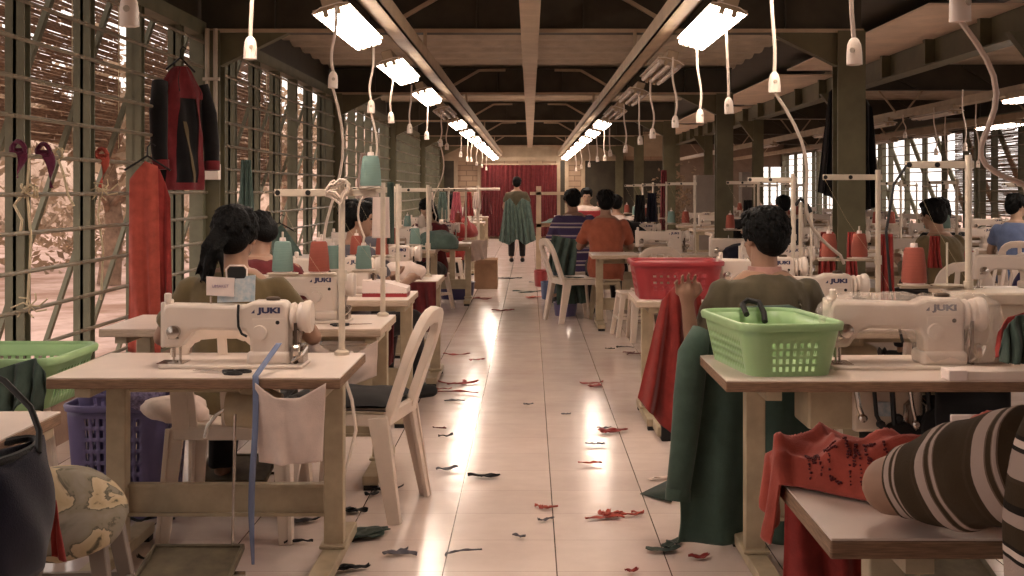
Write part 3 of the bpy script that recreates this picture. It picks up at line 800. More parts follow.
for i, (x, y, r, l) in enumerate(((-9.0, 22, 1.7, 'wide pale bush across the yard outside the left windows'), (-12, 17, 1.8, 'rounded bush at the back of the yard on the left'), (-7.5, 24, 1.5, 'low bush near the far end of the yard on the left'), (-13.5, 24, 2.2, 'tallest bush along the back of the left yard'), (-16, 30, 2.8, 'distant bush closing the left yard'), (-10.5, 31, 2.4, 'bush far down the yard beyond the left wall'))):
    bush(x, y, r, l, 20 + i)
g = MB(); g.bx(-14, -5.5, 13.2, 13.5, -.1, -.02); tag(g.build('kerb_stone', M['grey_floorstone'], None, smooth=0), 'pale kerb stone lying across the yard outside the left window', 'kerb')

# column conduits and switch box
t = thing('conduit_pipes', 'pair of pale conduit pipes running down the left column to a switch box', 'pipe', (-2.33, 9.14, 0))
for dx in (-.03, .03):
    m = MB(); m.tube([(dx, 0, 1.48), (dx, 0, ZB)], .016, 10); m.build('pipe', M['conduit'], t)
for z in (2.1, 1.56):
    m = MB(); m.bx(-.06, .06, -.02, .02, z, z + .022); m.build('clip', M['conduit'], t)
m = MB(); m.bx(-.068, .062, -.045, .035, 1.375, 1.49); m.build('switch_box', M['white_socket'], t, bevel=.006)
# ------------------------------------------------------------------ furniture and machines
TZ = 0.70
def make_table(W, D, label, loc, group=None, leg_x=None, pale=False, motor=True, pedal=True, leg_y=.06):
    """origin on the floor under the middle of the front edge"""
    t = thing('sewing_table', label, 'table', loc, 0, group)
    b = MB(); b.bx(-W / 2, W / 2, 0, D, TZ - .036, TZ - .004); b.build('tabletop', M['paleply' if pale else 'ply'], t, bevel=.004)
    b = MB(); b.bx(-W / 2 + .002, W / 2 - .002, .002, D - .002, TZ - .004, TZ); b.build('laminate', M['laminate'], t, smooth=0)
    lx = leg_x or (-W / 2 + .18, W / 2 - .04); yc = D / 2 + leg_y
    for x in lx:
        b = MB(); b.bx(x - .034, x + .034, yc - .03, yc + .03, .05, TZ - .036); b.build('leg', M['beige_metal'], t, bevel=.004)
        b = MB(); b.bx(x - .035, x + .035, .0, D + .06, .022, .062); b.bx(x - .045, x + .045, yc - .06, yc + .06, .062, .075)
        k = b.build('foot', M['beige_metal'], t, bevel=.004)
        b = MB()
        for yy in (.03, D + .03): b.bx(x - .030, x + .030, yy - .025, yy + .025, 0, .022)
        b.build('rubber_pad', M['black'], k)
        b = MB(); b.bx(x - .025, x + .025, .02, D - .02, TZ - .066, TZ - .036); b.build('top_rail', M['beige_metal'], t)
    b = MB(); b.bx(lx[0], lx[1], yc + .01, yc + .035, .165, .272); b.bx(lx[0], lx[1], yc - .005, yc + .035, .262, .274); b.bx(lx[0], lx[1], yc - .005, yc + .035, .162, .174); b.build('crossbeam', M['beige_metal'], t, smooth=0)
    b = MB(); b.bx(lx[0], lx[1], yc + .03, yc + .06, TZ - .10, TZ - .036); b.build('apron', M['beige_metal'], t)
    if pedal:
        x = (lx[0] + lx[1]) / 2 - .03; yk = yc; yc = .02
        b = MB(); b.box((x, yc - .02, .095), (.30, .24, .012), rx=.22); b.box((x - .145, yc - .02, .10), (.012, .24, .022), rx=.22); b.box((x + .145, yc - .02, .10), (.012, .24, .022), rx=.22); b.box((x, yc + .10, .125), (.30, .012, .022), rx=.22)
        b.build('treadle', M['dark_tread'], t, bevel=.003)
        b = MB(); b.tube([(x - .18, yc - .02, .075), (x + .18, yc - .02, .075)], .008, 6); b.build('treadle_axle', M['steel'], t)
        b = MB(); b.tube([(x + .11, yc + .10, .12), (x + .115, yc + .12, .56)], .005, 6); b.build('pull_rod', M['steel'], t); yc = yk
    if motor:
        xm = (lx[0] + lx[1]) / 2 + .10
        b = MB(); b.lathe([(.02, -.11), (.062, -.10), (.068, -.03), (.068, .05), (.05, .09), (.02, .10)], (xm, yc + .02, .535), 18, 'X'); b.bx(xm - .05, xm + .03, yc - .02, yc + .06, .59, TZ - .036)
        m = b.build('motor', M['beige_metal'], t)
        b = MB(); b.lathe([(.045, -.012), (.03, 0), (.045, .012)], (xm + .125, yc + .02, .535), 18, 'X'); b.build('pulley', M['black'], m)
        b = MB(); b.bx(xm - .40, xm - .02, yc - .13, yc + .07, TZ - .085, TZ - .036); b.build('drip_pan', M['beige_metal'], t, bevel=.006)
        b = MB(); b.tube([(xm - .02, yc - .02, .49), (xm - .05, yc - .03, .545), (xm - .10, yc - .025, .54), (xm - .13, yc - .02, .52), (xm - .16, yc - .02, .48), (xm - .17, yc - .02, .44)], .007, 7); b.build('knee_lever', M['steel'], t)
    return t

def text_mesh(s, size, depth, m, name, parent, M4, bold=.012, font_shear=0):
    c = bpy.data.curves.new(name, 'FONT'); c.body = s; c.size = size; c.extrude = depth; c.offset = bold * size; c.align_x = 'CENTER'; c.align_y = 'CENTER'; c.resolution_u = 3; c.shear = font_shear
    o = bpy.data.objects.new(name, c); COL.objects.link(o); c.materials.append(m)
    dg = bpy.context.evaluated_depsgraph_get(); me = bpy.data.meshes.new_from_object(o.evaluated_get(dg))
    bpy.data.objects.remove(o); me.transform(M4); me.materials.clear(); me.materials.append(m)
    k = bpy.data.objects.new(name, me); COL.objects.link(k); k.parent = parent
    return k
FRONT = Matrix.Rotation(PI / 2, 4, 'X')      # lettering that faces the near side

def make_machine(label, loc, mt='machine', group=None, scale=1.0, rz=0.0):
    """lockstitch machine, needle on the left, handwheel right; origin on the tabletop"""
    t = thing('sewing_machine', label, 'sewing machine', loc, rz, group, scale)
    b = MB(); b.prism([(-.250, .066), (-.252, .185), (-.244, .208), (-.225, .214), (.02, .208), (.06, .224), (.160, .224), (.178, .205), (.178, .008), (.048, .008), (.046, .098), (.030, .122), (-.120, .126), (-.150, .118), (-.176, .088), (-.190, .066)], -.045, .045)
    b.build('arm', M[mt], t, bevel=.012, seg=3)
    b = MB(); b.bx(.038, .184, -.058, .070, .008, .055); b.build('pillar_foot', M[mt], t, bevel=.014, seg=3)
    b = MB(); b.bx(-.250, .232, -.088, .088, 0, .012); b.build('bed', M[mt], t, bevel=.004)
    b = MB(); b.bx(-.256, -.240, -.040, .040, .066, .22); b.bx(-.247, -.228, -.030, .030, .205, .226); b.tube([(-.236, -.02, .215), (-.236, -.02, .250)], .012, 10); b.build('face_plate', M[mt], t, bevel=.005)
    b = MB(); b.tube([(-.222, 0, .03), (-.222, 0, .075)], .008, 8); b.tube([(-.222, 0, .012), (-.222, 0, .03)], .004, 6); b.bx(-.232, -.210, -.028, .012, .012, .017); b.tube([(-.205, .02, .013), (-.205, .02, .075)], .005, 6)
    b.bx(-.268, -.176, -.05, .05, .0121, .0135); b.build('needle_bar', M['steel'], t)
    b = MB(); b.lathe([(.006, -.082), (.022, -.075), (.022, -.066), (.013, -.062), (.020, -.058), (.020, -.044)], (-.205, 0, .122), 16, 'Y'); b.tube([(-.225, -.05, .10), (-.19, -.055, .10)], .004, 6); b.build('tension_dial', M['steel'], t)
    b = MB(); b.lathe([(.008, -.062), (.024, -.060), (.026, -.044)], (.082, 0, .118), 22, 'Y'); b.build('stitch_dial', M[mt], t)
    b = MB(); b.lathe([(.007, -.048), (.007, -.044)], (.142, 0, .152), 12, 'Y'); b.bx(.06, .14, -.0465, -.0445, .160, .1615); b.build('oil_window', M['black'], t)
    b = MB(); b.bx(.056, .168, -.047, -.044, .036, .165); b.build('side_cover', M[mt], t, bevel=.003)
    b = MB(); b.lathe([(.03, .178), (.046, .182), (.049, .192), (.044, .198), (.040, .202), (.044, .206), (.049, .210), (.049, .222), (.054, .228), (.056, .244), (.050, .252), (.02, .254)], (0, 0, .168), 26, 'X'); b.build('handwheel', M[mt], t)
    b = MB(); b.bx(.196, .206, -.044, -.036, -.02, .15); b.bx(.196, .206, .036, .044, -.02, .15); b.build('belt', M['belt'], t)
    b = MB(); b.bx(.186, .226, -.03, .06, 0, .07); b.tube([(.19, -.05, .02), (.225, -.055, .045), (.24, -.04, .07)], .006, 6); b.tube([(.20, .0, .07), (.21, 0, .12)], .010, 8); b.lathe([(.012, .20), (.022, .202), (.022, .218), (.012, .22)], (0, -.06, .06), 12, 'X')
    b.build('bobbin_winder', M['steel'], t)
    b = MB(); b.lathe([(.024, .222), (.024, .232), (.016, .236)], (.118, 0, 0), 14); b.build('oil_cap', M['belt'], t); b = MB(); b.tube([(-.10, .02, .20), (-.10, .02, .235)], .004, 6); b.build('thread_post', M['steel'], t)
    k = text_mesh('JUKI', .0255, .0006, M['navy'], 'logo_lettering', t, Matrix.Translation((.114, -.0458, .192)) @ FRONT @ Matrix.Scale(1.55, 4, (1, 0, 0)), .055)
    b = MB(); b.prism([(.052, .183), (.064, .183), (.064, .196)], -.0464, -.0452); b.build('logo_mark', M['navy'], k, smooth=0)
    return t

def make_stand(label, loc, h=.66, left=.26, trays=(.30,), mt='stand', rz=0.0, right=.02, group=None):
    """thread stand; origin where the pole meets the tabletop"""
    t = thing('thread_stand', label, 'thread stand', loc, rz, group)
    b = MB(); b.tube([(0, 0, 0), (0, 0, h + .035)], .012, 10); b.lathe([(.028, 0), (.028, .012), (.016, .02)], n=12); b.build('pole', M[mt], t)
    b = MB(); b.bx(-left, right, -.004, .004, h - .013, h + .013)
    k = b.build('top_arm', M[mt], t, bevel=.002)
    e = MB()
    for x in (-left + .012, -left * .5): e.lathe([(.006, -.006), (.010, -.006), (.010, .006), (.006, .006)], (x, 0, h), 10, 'Y')
    e.build('thread_eye', M['black'], k)
    for i, z in enumerate(trays):
        b = MB(); b.bx(-left - .02, .0, -.008, .008, z - .014, z - .006); b.lathe([(.018, z - .03), (.018, z + .012)], n=10)
        k = b.build('spool_bar', M[mt], t)
        for x in (-left + .03, -left * .34):
            b = MB(); b.lathe([(.010, z - .006), (.056, z - .003), (.058, z), (.010, z + .001)], (x, 0, 0), 20); b.tube([(x, 0, z), (x, 0, z + .15)], .004, 6); b.build('spool_plate', M[mt], k)
    b = MB(); b.tube([(-left + .01, 0, h - .01), (-left * .6, -.03, h * .7), (-left * .1, -.10, .25), (.02, -.2, .10)], .0004, 4); b.build('thread', M['string'], t)
    return t

def make_cone(label, loc, mt, scale=1.0, group=None):
    t = thing('thread_cone', label, 'thread cone', loc, 0, group, scale)
    b = MB(); b.lathe([(.030, .004), (.038, .006), (.039, .012), (.036, .06), (.030, .108), (.026, .114), (.012, .115)], n=18); b.build('thread', M[mt], t)
    b = MB(); b.lathe([(.034, 0), (.034, .006), (.010, .008)], n=14); b.lathe([(.013, .112), (.011, .128), (.006, .128)], n=10); b.build('core', M['card'], t)
    return t

def make_chair(label, loc, rz, mt='plastic_white', group=None, slats=3):
    """stacking plastic chair, sitter faces local +y; origin on the floor under the seat"""
    t = thing('plastic_chair', label, 'chair', loc, rz, group)
    sw = .205
    def seat(u, v):
        x = (u - .5) * 2; y = -.21 + .43 * v
        w = .185 + .03 * v
        return (x * w, y, .425 - .018 * math.exp(-x * x * 2) * math.sin(PI * min(1, v * 1.1)) - (.03 * max(0, (v - .85) / .15) ** 2) + .012 * abs(x) ** 4)
    b = MB(); b.grid(seat, 12, 12); b.build('seat', M[mt], t, solid=.012, smooth=60)
    b = MB(); b.bx(-.20, .20, -.215, -.20, .375, .425); b.bx(-.215, .215, .19, .205, .37, .405); b.bx(-.212, -.198, -.2, .2, .372, .42); b.bx(.198, .212, -.2, .2, .372, .42); b.build('seat_skirt', M[mt], t, bevel=.004)
    by = lambda z: -.205 - (z - .42) * (.34 if slats < 2 else .24)
    pts = []
    for k in range(29):
        a = k / 28
        if a < .30: x, z = -.202 + .004 * a, .40 + (a / .30) * .22
        elif a > .70: x, z = .202 - .004 * (1 - a), .40 + ((1 - a) / .30) * .22
        else:
            th = PI - (a - .30) / .40 * PI; x = .202 * math.copysign(abs(math.cos(th)) ** .72, math.cos(th)); z = .62 + .205 * math.sin(th) ** .85
        pts.append((x, by(z), z))
    b = MB()
    def arch(u, v):
        k = min(int(u * 28), 27); f = u * 28 - k
        p = V(pts[k]).lerp(V(pts[k + 1]), f)
        d = (V(pts[k + 1]) - V(pts[k])).normalized(); nrm = d.cross(V((0, 1, .26))).normalized()
        wdt = .062 + .022 * abs(2 * u - 1) * (slats < 2)
        return p - nrm * (wdt * (v - .0)) if True else p
    b.grid(arch, 56, 3); k = b.build('backrest', M[mt], t, solid=.034 if slats < 2 else .022, smooth=60, bevel=.004)
    for i in range(slats):
        x = (i - (slats - 1) / 2) * (.27 / max(1, slats - 1) if slats > 1 else 0)
        zt = .80 - abs(x) * .22
        m = MB(); m.bar((x * .95, by(.41), .41), (x * 1.05, by(zt), zt), .040, .011, .034, .010, up=(0, 1, 0)); m.build('back_slat', M[mt], k, bevel=.003)
    for sx in (-1, 1):
        for sy, y0, y1 in ((-1, -.19, -.255), (1, .17, .215)):
            m = MB(); p, q = V((sx * .195, y0, .41)), V((sx * .225, y1, 0))
            m.bar(p, q, .066, .020, .046, .018, up=(0, 1, 0)); m.bar(p - V((sx * -.026, sy * .02, 0)), q - V((sx * -.018, sy * .012, 0)), .018, .080, .016, .050, up=(0, 1, 0))
            m.build('leg', M[mt], t, bevel=.003)
    return t

def make_stool(label, loc, rz=0, mt='plastic_white', h=.42, w=.15, group=None):
    t = thing('stool', label, 'stool', loc, rz, group)
    b = MB(); b.bx(-w, w, -w, w, h - .022, h); b.bx(-w + .012, w - .012, -w + .012, w - .012, h - .06, h - .022); b.build('seat', M[mt], t, bevel=.012)
    for sx in (-1, 1):
        for sy in (-1, 1):
            m = MB(); m.bar((sx * (w - .03), sy * (w - .03), h - .03), (sx * (w + .025), sy * (w + .025), 0), .046, .046, .034, .034); m.build('leg', M[mt], t, bevel=.004)
    for z in (.16,):
        m = MB(); e = w + .01
        for s in (-1, 1): m.bx(-e, e, s * e - .008, s * e + .008, z, z + .02); m.bx(s * e - .008, s * e + .008, -e, e, z, z + .02)
        m.build('stretcher', M[mt], t)
    return t

def make_basket(name, label, loc, rz, w, d, h, flare, mt, rows=3, cat='basket', cell=.0125, end_sides=(1, 3), group=None, corner=.07, hole_h=.028, band=.014, ends=True, z0=.03, slit=1):
    """perforated plastic basket; walls are pierced, not painted"""
    t = thing(name, label, cat, loc, rz, group)
    def loop(k):
        hw, hd, r = w / 2 + flare * k, d / 2 + flare * k, corner * (.8 + .3 * k)
        out = []
        segs = [((hw - r, -hd), (hw - r, -hd + r), -PI / 2), ((hw, hd - r), (hw - r, hd - r), 0), ((-hw + r, hd), (-hw + r, hd - r), PI / 2), ((-hw, -hd + r), (-hw + r, -hd + r), PI)]
        return hw, hd, r
    nx = max(6, int((w - 2 * corner) / cell) // 2 * 2 + 1); ny = max(6, int((d - 2 * corner) / cell) // 2 * 2 + 1); nc = 6
    def ring(k):
        hw, hd, r = loop(k); P_ = []; tags = []
        for side in range(4):
            if side == 0: a, b_, n_ = V((-hw + r, -hd, 0)), V((hw - r, -hd, 0)), nx
            if side == 1: a, b_, n_ = V((hw, -hd + r, 0)), V((hw, hd - r, 0)), ny
            if side == 2: a, b_, n_ = V((hw - r, hd, 0)), V((-hw + r, hd, 0)), nx
            if side == 3: a, b_, n_ = V((-hw, hd - r, 0)), V((-hw, -hd + r, 0)), ny
            for i in range(n_): P_.append(a.lerp(b_, i / n_)); tags.append((side, i, n_))
            c = [V((hw - r, -hd + r, 0)), V((hw - r, hd - r, 0)), V((-hw + r, hd - r, 0)), V((-hw + r, -hd + r, 0))][side]; a0 = [-PI / 2, 0, PI / 2, PI][side]
            for i in range(nc):
                th = a0 + PI / 2 * i / nc; P_.append(c + V((math.cos(th) * r, math.sin(th) * r, 0))); tags.append((side, -1, 0))
        return P_, tags
    lv = [(0, 0)]; z = z0
    for i in range(rows):
        lv.append((z, 1)); z += hole_h; lv.append((z, 0)); z += band
    hz0 = h - .075
    if z < hz0 - .005: lv.append((hz0, 2))
    lv.append((h - .045, 0)); lv.append((h, 0))
    b = MB(); vs = []; fs = []; tags = None
    for zz, _ in lv:
        P_, tags = ring(zz / h); vs += [(p.x, p.y, zz) for p in P_]
    n = len(tags)
    for j in range(len(lv) - 1):
        kind = lv[j][1]
        for i in range(n):
            s_, ii, nn = tags[i]
            if kind == 1 and ii >= 0 and ii % (slit + 1) == 1 and 0 < ii < nn - 1: continue
            if kind == 2 and ends and s_ in end_sides and ii >= 0 and .28 < (ii + .5) / nn < .72 and abs((ii + .5) / nn - .5) > .02: continue
            i2 = (i + 1) % n
            fs.append((j * n + i, j * n + i2, (j + 1) * n + i2, (j + 1) * n + i))
    fs.append(tuple(range(n - 1, -1, -1)))
    b.add(vs, fs); b.build('basket_wall', M[mt], t, solid=.004, smooth=40)
    b = MB(); prof = [(-.003, -.020), (.010, -.022), (.014, -.004), (.010, .003), (.0, .004), (-.005, -.002)]
    P_, _ = ring(1.0); m_ = len(prof); vs = []
    for i, p in enumerate(P_):
        q0, q1 = P_[i - 1], P_[(i + 1) % n]; tt = (q1 - q0).normalized(); nr = V((tt.y, -tt.x, 0))
        for a, c in prof: vs.append((p.x + nr.x * a, p.y + nr.y * a, h + c))
    fs = [(i * m_ + k, i * m_ + (k + 1) % m_, ((i + 1) % n) * m_ + (k + 1) % m_, ((i + 1) % n) * m_ + k) for i in range(n) for k in range(m_)]
    b.add(vs, fs); b.build('rim', M[mt], t, smooth=50)
    return t

def hang(name, label, cat, top, bot, mt, folds=5, amp=.03, nu=48, nv=30, thick=.004, seed=0, parent=None, group=None, pinch=0.0, normal=(0, 1, 0), sag=0.0):
    """cloth hanging between a top polyline and a bottom polyline"""
    rr = random.Random(seed); ph = rr.uniform(0, 6); nn = V(normal).normalized()
    top = [V(p) for p in top]; bot = [V(p) for p in bot]
    def poly(L, u):
        k = u * (len(L) - 1); i = min(int(k), len(L) - 2); return L[i].lerp(L[i + 1], k - i)
    def fn(u, v):
        a, b = poly(top, u), poly(bot, u); p = a.lerp(b, v)
        w = amp * (.25 + .75 * v ** .8)
        off = w * (math.sin(2 * PI * folds * u + ph + 1.2 * math.sin(3 * v + ph)) + .5 * math.sin(2 * PI * folds * 1.7 * u + 2 * ph) * v + .8 * noise.noise(V((u * 6, v * 3, seed * 3.1))))
        p = p + nn * off
        p.z -= sag * math.sin(PI * u) * (1 - v)
        return p
    m = MB(); m.grid(fn, nu, nv)
    o = m.build(name, mt if not isinstance(mt, str) else M[mt], parent, smooth=180, solid=thick)
    if label: tag(o, label, cat, group)
    return o
# ------------------------------------------------------------------ lamps
def make_lamp(label, loc, tilt, lit=True, group=None):
    t = thing('fluorescent_lamp', label, 'lamp', loc, 0, group); t.rotation_euler = (0, tilt, 0)
    b = MB(); b.bx(-.035, .035, 0, 1.34, .012, .07); b.build('housing', M['tan_steel'], t, bevel=.004)
    b = MB(); b.prism([(-.090, -.004), (-.045, .012), (.045, .012), (.090, -.004), (.090, -.001), (.045, .016), (-.045, .016), (-.090, -.001)], 0, 1.34); b.build('reflector', M['reflector'], t, smooth=0)
    for x in (-.058, 0, .058):
        b = MB(); b.tube([(x, .03, -.016), (x, 1.31, -.016)], .0165, 10); b.build('tube', M['tube_on' if lit else 'tube_off'], t)
    for y in (.012, 1.328):
        b = MB()
        for x in (-.029, .029): b.bx(x - .011, x + .011, y - .012, y + .012, -.034, .01)
        b.bx(-.085, .085, y - .006, y + .006, -.006, .012)
        b.build('end_holder', M['tan_steel'], t)
    return t
on = make_lamp('x', (0, 0, -9), 0); off = make_lamp('x', (0, 0, -9), 0, False)
used = set()
def lamp(src, x, y, z, tilt, label, group):
    o = src if src not in used else dup(src)
    used.add(src); o.location = (x, y, z); o.rotation_euler = (0, tilt, 0); o['label'] = label; o['group'] = group
for side, nm, dark in ((-1, 'left', {3}), (1, 'right', {1, 2, 3})):
    for k in range(-2, 12):  # negative k: unseen lamps added for light, the nearest pair left unlit
        lit = k not in dark and k > -2
        y = 5.73 + 2.37 * k
        if y + 1.4 > YE: break
        w = 'lit' if lit else 'unlit'
        lamp(on if lit else off, side * .915, y, 2.135, side * .28, ('%s three-tube lamp, %s along the %s lamp row' % (w, ORD[k], nm)) if k >= 0 else '%s three-tube lamp added out of view, near end of the %s row' % (w, nm), 'three-tube lamps along the aisle')
for i, (x, y, lit) in enumerate(((4.50, 10.4, 1), (4.50, 13.2, 0), (4.50, 15.6, 0), (4.50, 18.2, 0), (4.50, 23, 0), (4.5, 6.5, 1), (6.12, 15.65, 1), (6.12, 18.4, 0), (6.12, 21, 0), (6.12, 25, 0), (6.12, 11.0, 1))):
    lamp(on if lit else off, x, y, 2.14, 0, '%s lamp under the %s rail of the east hall, number %s from the near end' % ('lit' if lit else 'unlit', 'inner' if x < 5 else 'outer', ORD[i % 6]), 'lamps of the east hall')

# ------------------------------------------------------------------ hanging power sockets
def pendant(label, x, y, z, ztop, sway, group, lead=None, tx=None):
    t = thing('hanging_socket', label, 'power socket', (x, y, z), rnd.uniform(-.4, .4), group)
    k8 = .82
    t.rotation_euler = (rnd.uniform(-.04, .04), rnd.uniform(-.06, .06), rnd.uniform(-.6, .6))
    b = MB(); b.lathe([(a * k8, c * k8) for a, c in [(.020, -.045), (.0275, -.043), (.027, .0), (.024, .026), (.017, .042), (.009, .050)]], n=14); b.build('socket_body', M['white_socket'], t)
    b = MB(); b.lathe([(.007, -.0245), (.008, -.021), (.007, -.016)], (0, 0, .004), 10, 'Y'); b.build('socket_face', M['conduit'], t)
    tx = x * .985 if tx is None else tx
    R_ = t.rotation_euler.to_matrix().inverted()
    c = MB(); h = ztop - z; pts = []
    for k in range(13):
        u = k / 12; e = u * u * (3 - 2 * u)
        pts.append(R_ @ V(((tx - x) * e + sway * math.sin(2 * PI * u) * (1 - u) , sway * .6 * math.sin(PI * u), .045 + (h - .045) * u)))
    pts[0] = V((0, 0, .038))
    c.tube(pts, .0068, 7); c.build('cord', M['cord'], t)
    if lead:
        c = MB(); P0 = V((0, 0, -.034)); P1 = R_ @ (V(lead) - V((x, y, z))); pts = []
        for k in range(15):
            u = k / 14; p = P0.lerp(P1, u); p.z -= .0; p += R_ @ V((.045 * math.sin(PI * u * 2.2), .02 * math.sin(PI * u), -.06 * math.sin(PI * u))); pts.append(p)
        pts[-1] = P1
        c.tube(pts, .0065, 7); c.build('plugged_lead', M['cord'], t)
    return t
for i, (y, z) in enumerate(((2.9, 1.715), (4.2, 1.775), (5.7, 1.80), (7.3, 1.785), (8.5, 1.79), (10.0, 1.79), (11.5, 1.80), (13.0, 1.79), (14.4, 1.80), (16.8, 1.78), (18.6, 1.76), (20.5, 1.80), (22.6, 1.78), (25, 1.78), (27.5, 1.77))):
    pendant('white hanging socket, %s along the left lamp row' % ORD[i], (-.93, -.94, -.898, -.928, -.945, -.962)[i] if i < 6 else -.95 + rnd.uniform(-.02, .02), y, z, 2.14, rnd.uniform(-.014, .014), 'hanging sockets over the left row', lead=(-.90, y + .02, .80) if i == 2 else ((-.99, y + .1, .98) if i in (3, 7) else None))
for i, (y, z) in enumerate(((2.67, 1.695), (3.54, 1.69), (4.67, 1.70), (5.96, 1.70), (6.96, 1.71), (7.9, 1.73), (9.3, 1.72), (10.6, 1.72), (12.2, 1.70), (14.2, 1.72), (15.6, 1.70), (17.4, 1.73), (19.8, 1.70), (22.5, 1.72), (25.5, 1.72))):
    pendant('white hanging socket, %s along the right lamp row' % ORD[i], .93 + rnd.uniform(-.02, .02), y, z, 2.14, rnd.uniform(-.02, .02), 'hanging sockets over the right row', lead=(1.12, 2.82, 1.30) if i == 0 else ((1.28, 5.1, 1.0) if i == 2 else None))
for i, (px, py, y) in enumerate(((965, 147, 11.2), (978, 164, 13.0), (936, 152, 13.6), (905, 135, 15.0), (947, 186, 15.0))):
    p = at(px, py, y); pendant('small hanging socket in the east hall, %s from the camera' % ORD[i], p.x, y, p.z, 2.2, .02, 'hanging sockets of the east hall', tx=p.x - .02)

# ------------------------------------------------------------------ the two rows of sewing stations
YL = [3.99, 5.40, 6.82, 8.23, 9.64, 11.05, 12.5, 14.0, 15.6, 17.3, 19.1, 21.0, 23.2, 25.6, 28.0]
YR = [3.93, 5.34, 6.75, 8.20, 9.75, 11.50, 13.9, 15.3, 17.0, 23.6, 26.2, 28.8]
TABL = []
t = make_table(.94, .62, 'first full table on the left, dark plywood edge, white machine and scissors on top', (-1.076, YL[0], 0), leg_x=(-.36, .395), motor=True)
T1 = make_table(1.22, .62, 'second table on the left, behind the front machine, pale worn edge', (-1.255, YL[1], 0), 'sewing tables of the left row', pale=True, leg_x=(-.52, .565))
LOFF = [0, 0, -.02, .04, -.34, -.46, -.30, -.02, -.3, -.42, -.2, -.36, -.2, -.35, -.3]
for i, y in enumerate(YL[2:]):
    dup(T1, (-1.255 + LOFF[i + 2], y, 0), None, 'sewing table, %s from the camera along the left row' % ORD[i + 2])
make_table(1.35, .62, 'first full table on the right, holding the green basket and plastic wrapped machine', (1.291, YR[0], 0), leg_x=(-.52, .60))
for i, y in enumerate(YR[1:]):
    dup(T1, (1.18 + rnd.uniform(-.015, .015) + (.42 if 8 < y < 11 or y == 8.2 else 0), y, 0), None, 'sewing table, %s from the camera along the right row' % ORD[i + 1], 'sewing tables of the right row').location.x += .20 * (i == 0)
make_table(.98, .50, 'nearest table on the right, bearing the red garment and striped elbow', (1.007, 2.15, 0), leg_x=(-.33, .40), motor=False, pedal=False, leg_y=.0)
make_table(1.0, .62, 'table corner at the lower left edge with a blue bag hung on it', (-1.77, 2.77, 0), motor=False)

M1 = make_machine('white sewing machine with a blue card leaning on its arm, front left table', (-.995, 4.27, TZ))
for i, y in enumerate(YL[1:]):
    dup(M1, (-1.05 + LOFF[i + 1] + rnd.uniform(-.05, .05) * (i > 0), y + .30, TZ), None, 'white sewing machine on the %s table of the left row' % ORD[i + 1], 'sewing machines of the left row', scale=1.0)
M1['group'] = 'sewing machines of the left row'
MR = dup(M1, (1.275, 4.25, TZ), None, 'white sewing machine wrapped in clear plastic beside the green basket', 'sewing machines of the right row', scale=1.06)
for i, y in enumerate(YR[1:]):
    dup(M1, (1.27 + rnd.uniform(-.05, .05) * (i > 0) + (.42 if 8 < y < 11 or y == 8.2 else 0), y + .30, TZ), None, 'white sewing machine on the %s table of the right row' % ORD[i + 1], 'sewing machines of the right row')

S1 = make_stand('white thread stand on the front left table beside the handwheel', (-.685, 4.55, TZ), h=.59, left=.245, trays=(.298,), right=.125)
k = MB(); k.lathe([(.008, .602), (.044, .604), (.046, .608), (.008, .610)], (.105, 0, 0), 18); k.tube([(.105, 0, .607), (.105, 0, .76)], .004, 6); k.build('spool_plate', M['stand'], S1)
k = MB(); k.tube([(-.01 + (.036 + .012 * math.sin(a * .9)) * math.cos(a * .45), -.022 - .0006 * a, .60 + (.030 + .014 * math.sin(a * 1.3)) * math.sin(a * .45) + .010 * math.sin(a * .21)) for a in range(40)], .0055, 6); k.build('coiled_cord', M['cord'], S1)
S2 = make_stand('thread stand on the second left table', (-.70, 5.95, TZ), h=.60, left=.27, trays=(.22,), group='thread stands of the left row')
STL = [(-.70, 5.95)]
for i, y in enumerate(YL[2:11]):
    dup(S2, (-.72 + LOFF[i + 2] - rnd.uniform(0, .10), y + .48 + rnd.uniform(-.08, .08), TZ), rnd.uniform(-.35, .35), 'thread stand on the %s table of the left row' % ORD[i + 2])
SA = make_stand('thread stand with two red cones on its tray, by the olive column', (1.637, 5.88, TZ), h=.66, left=.26, trays=(.28,), group='thread stands of the right row')
SB = make_stand('tall thread stand behind the plastic wrapped machine', (1.568, 4.47, TZ), h=.69, left=.225, trays=(.262,), group='thread stands of the right row')
k = MB(); k.tube([(-.22, 0, .69), (-.27, -.01, .62), (-.30, -.02, .45), (-.285, -.02, .25), (-.25, -.05, .06)], .005, 6); k.build('black_wire', M['black'], SB)
for i, y in enumerate(YR[2:9]):
    dup(SA, (1.58 + rnd.uniform(-.06, .05) + .25 * (i in (1, 2)), y + .48 + rnd.uniform(-.08, .08), TZ), rnd.uniform(-.35, .35), 'thread stand on the %s table of the right row' % ORD[i + 2])

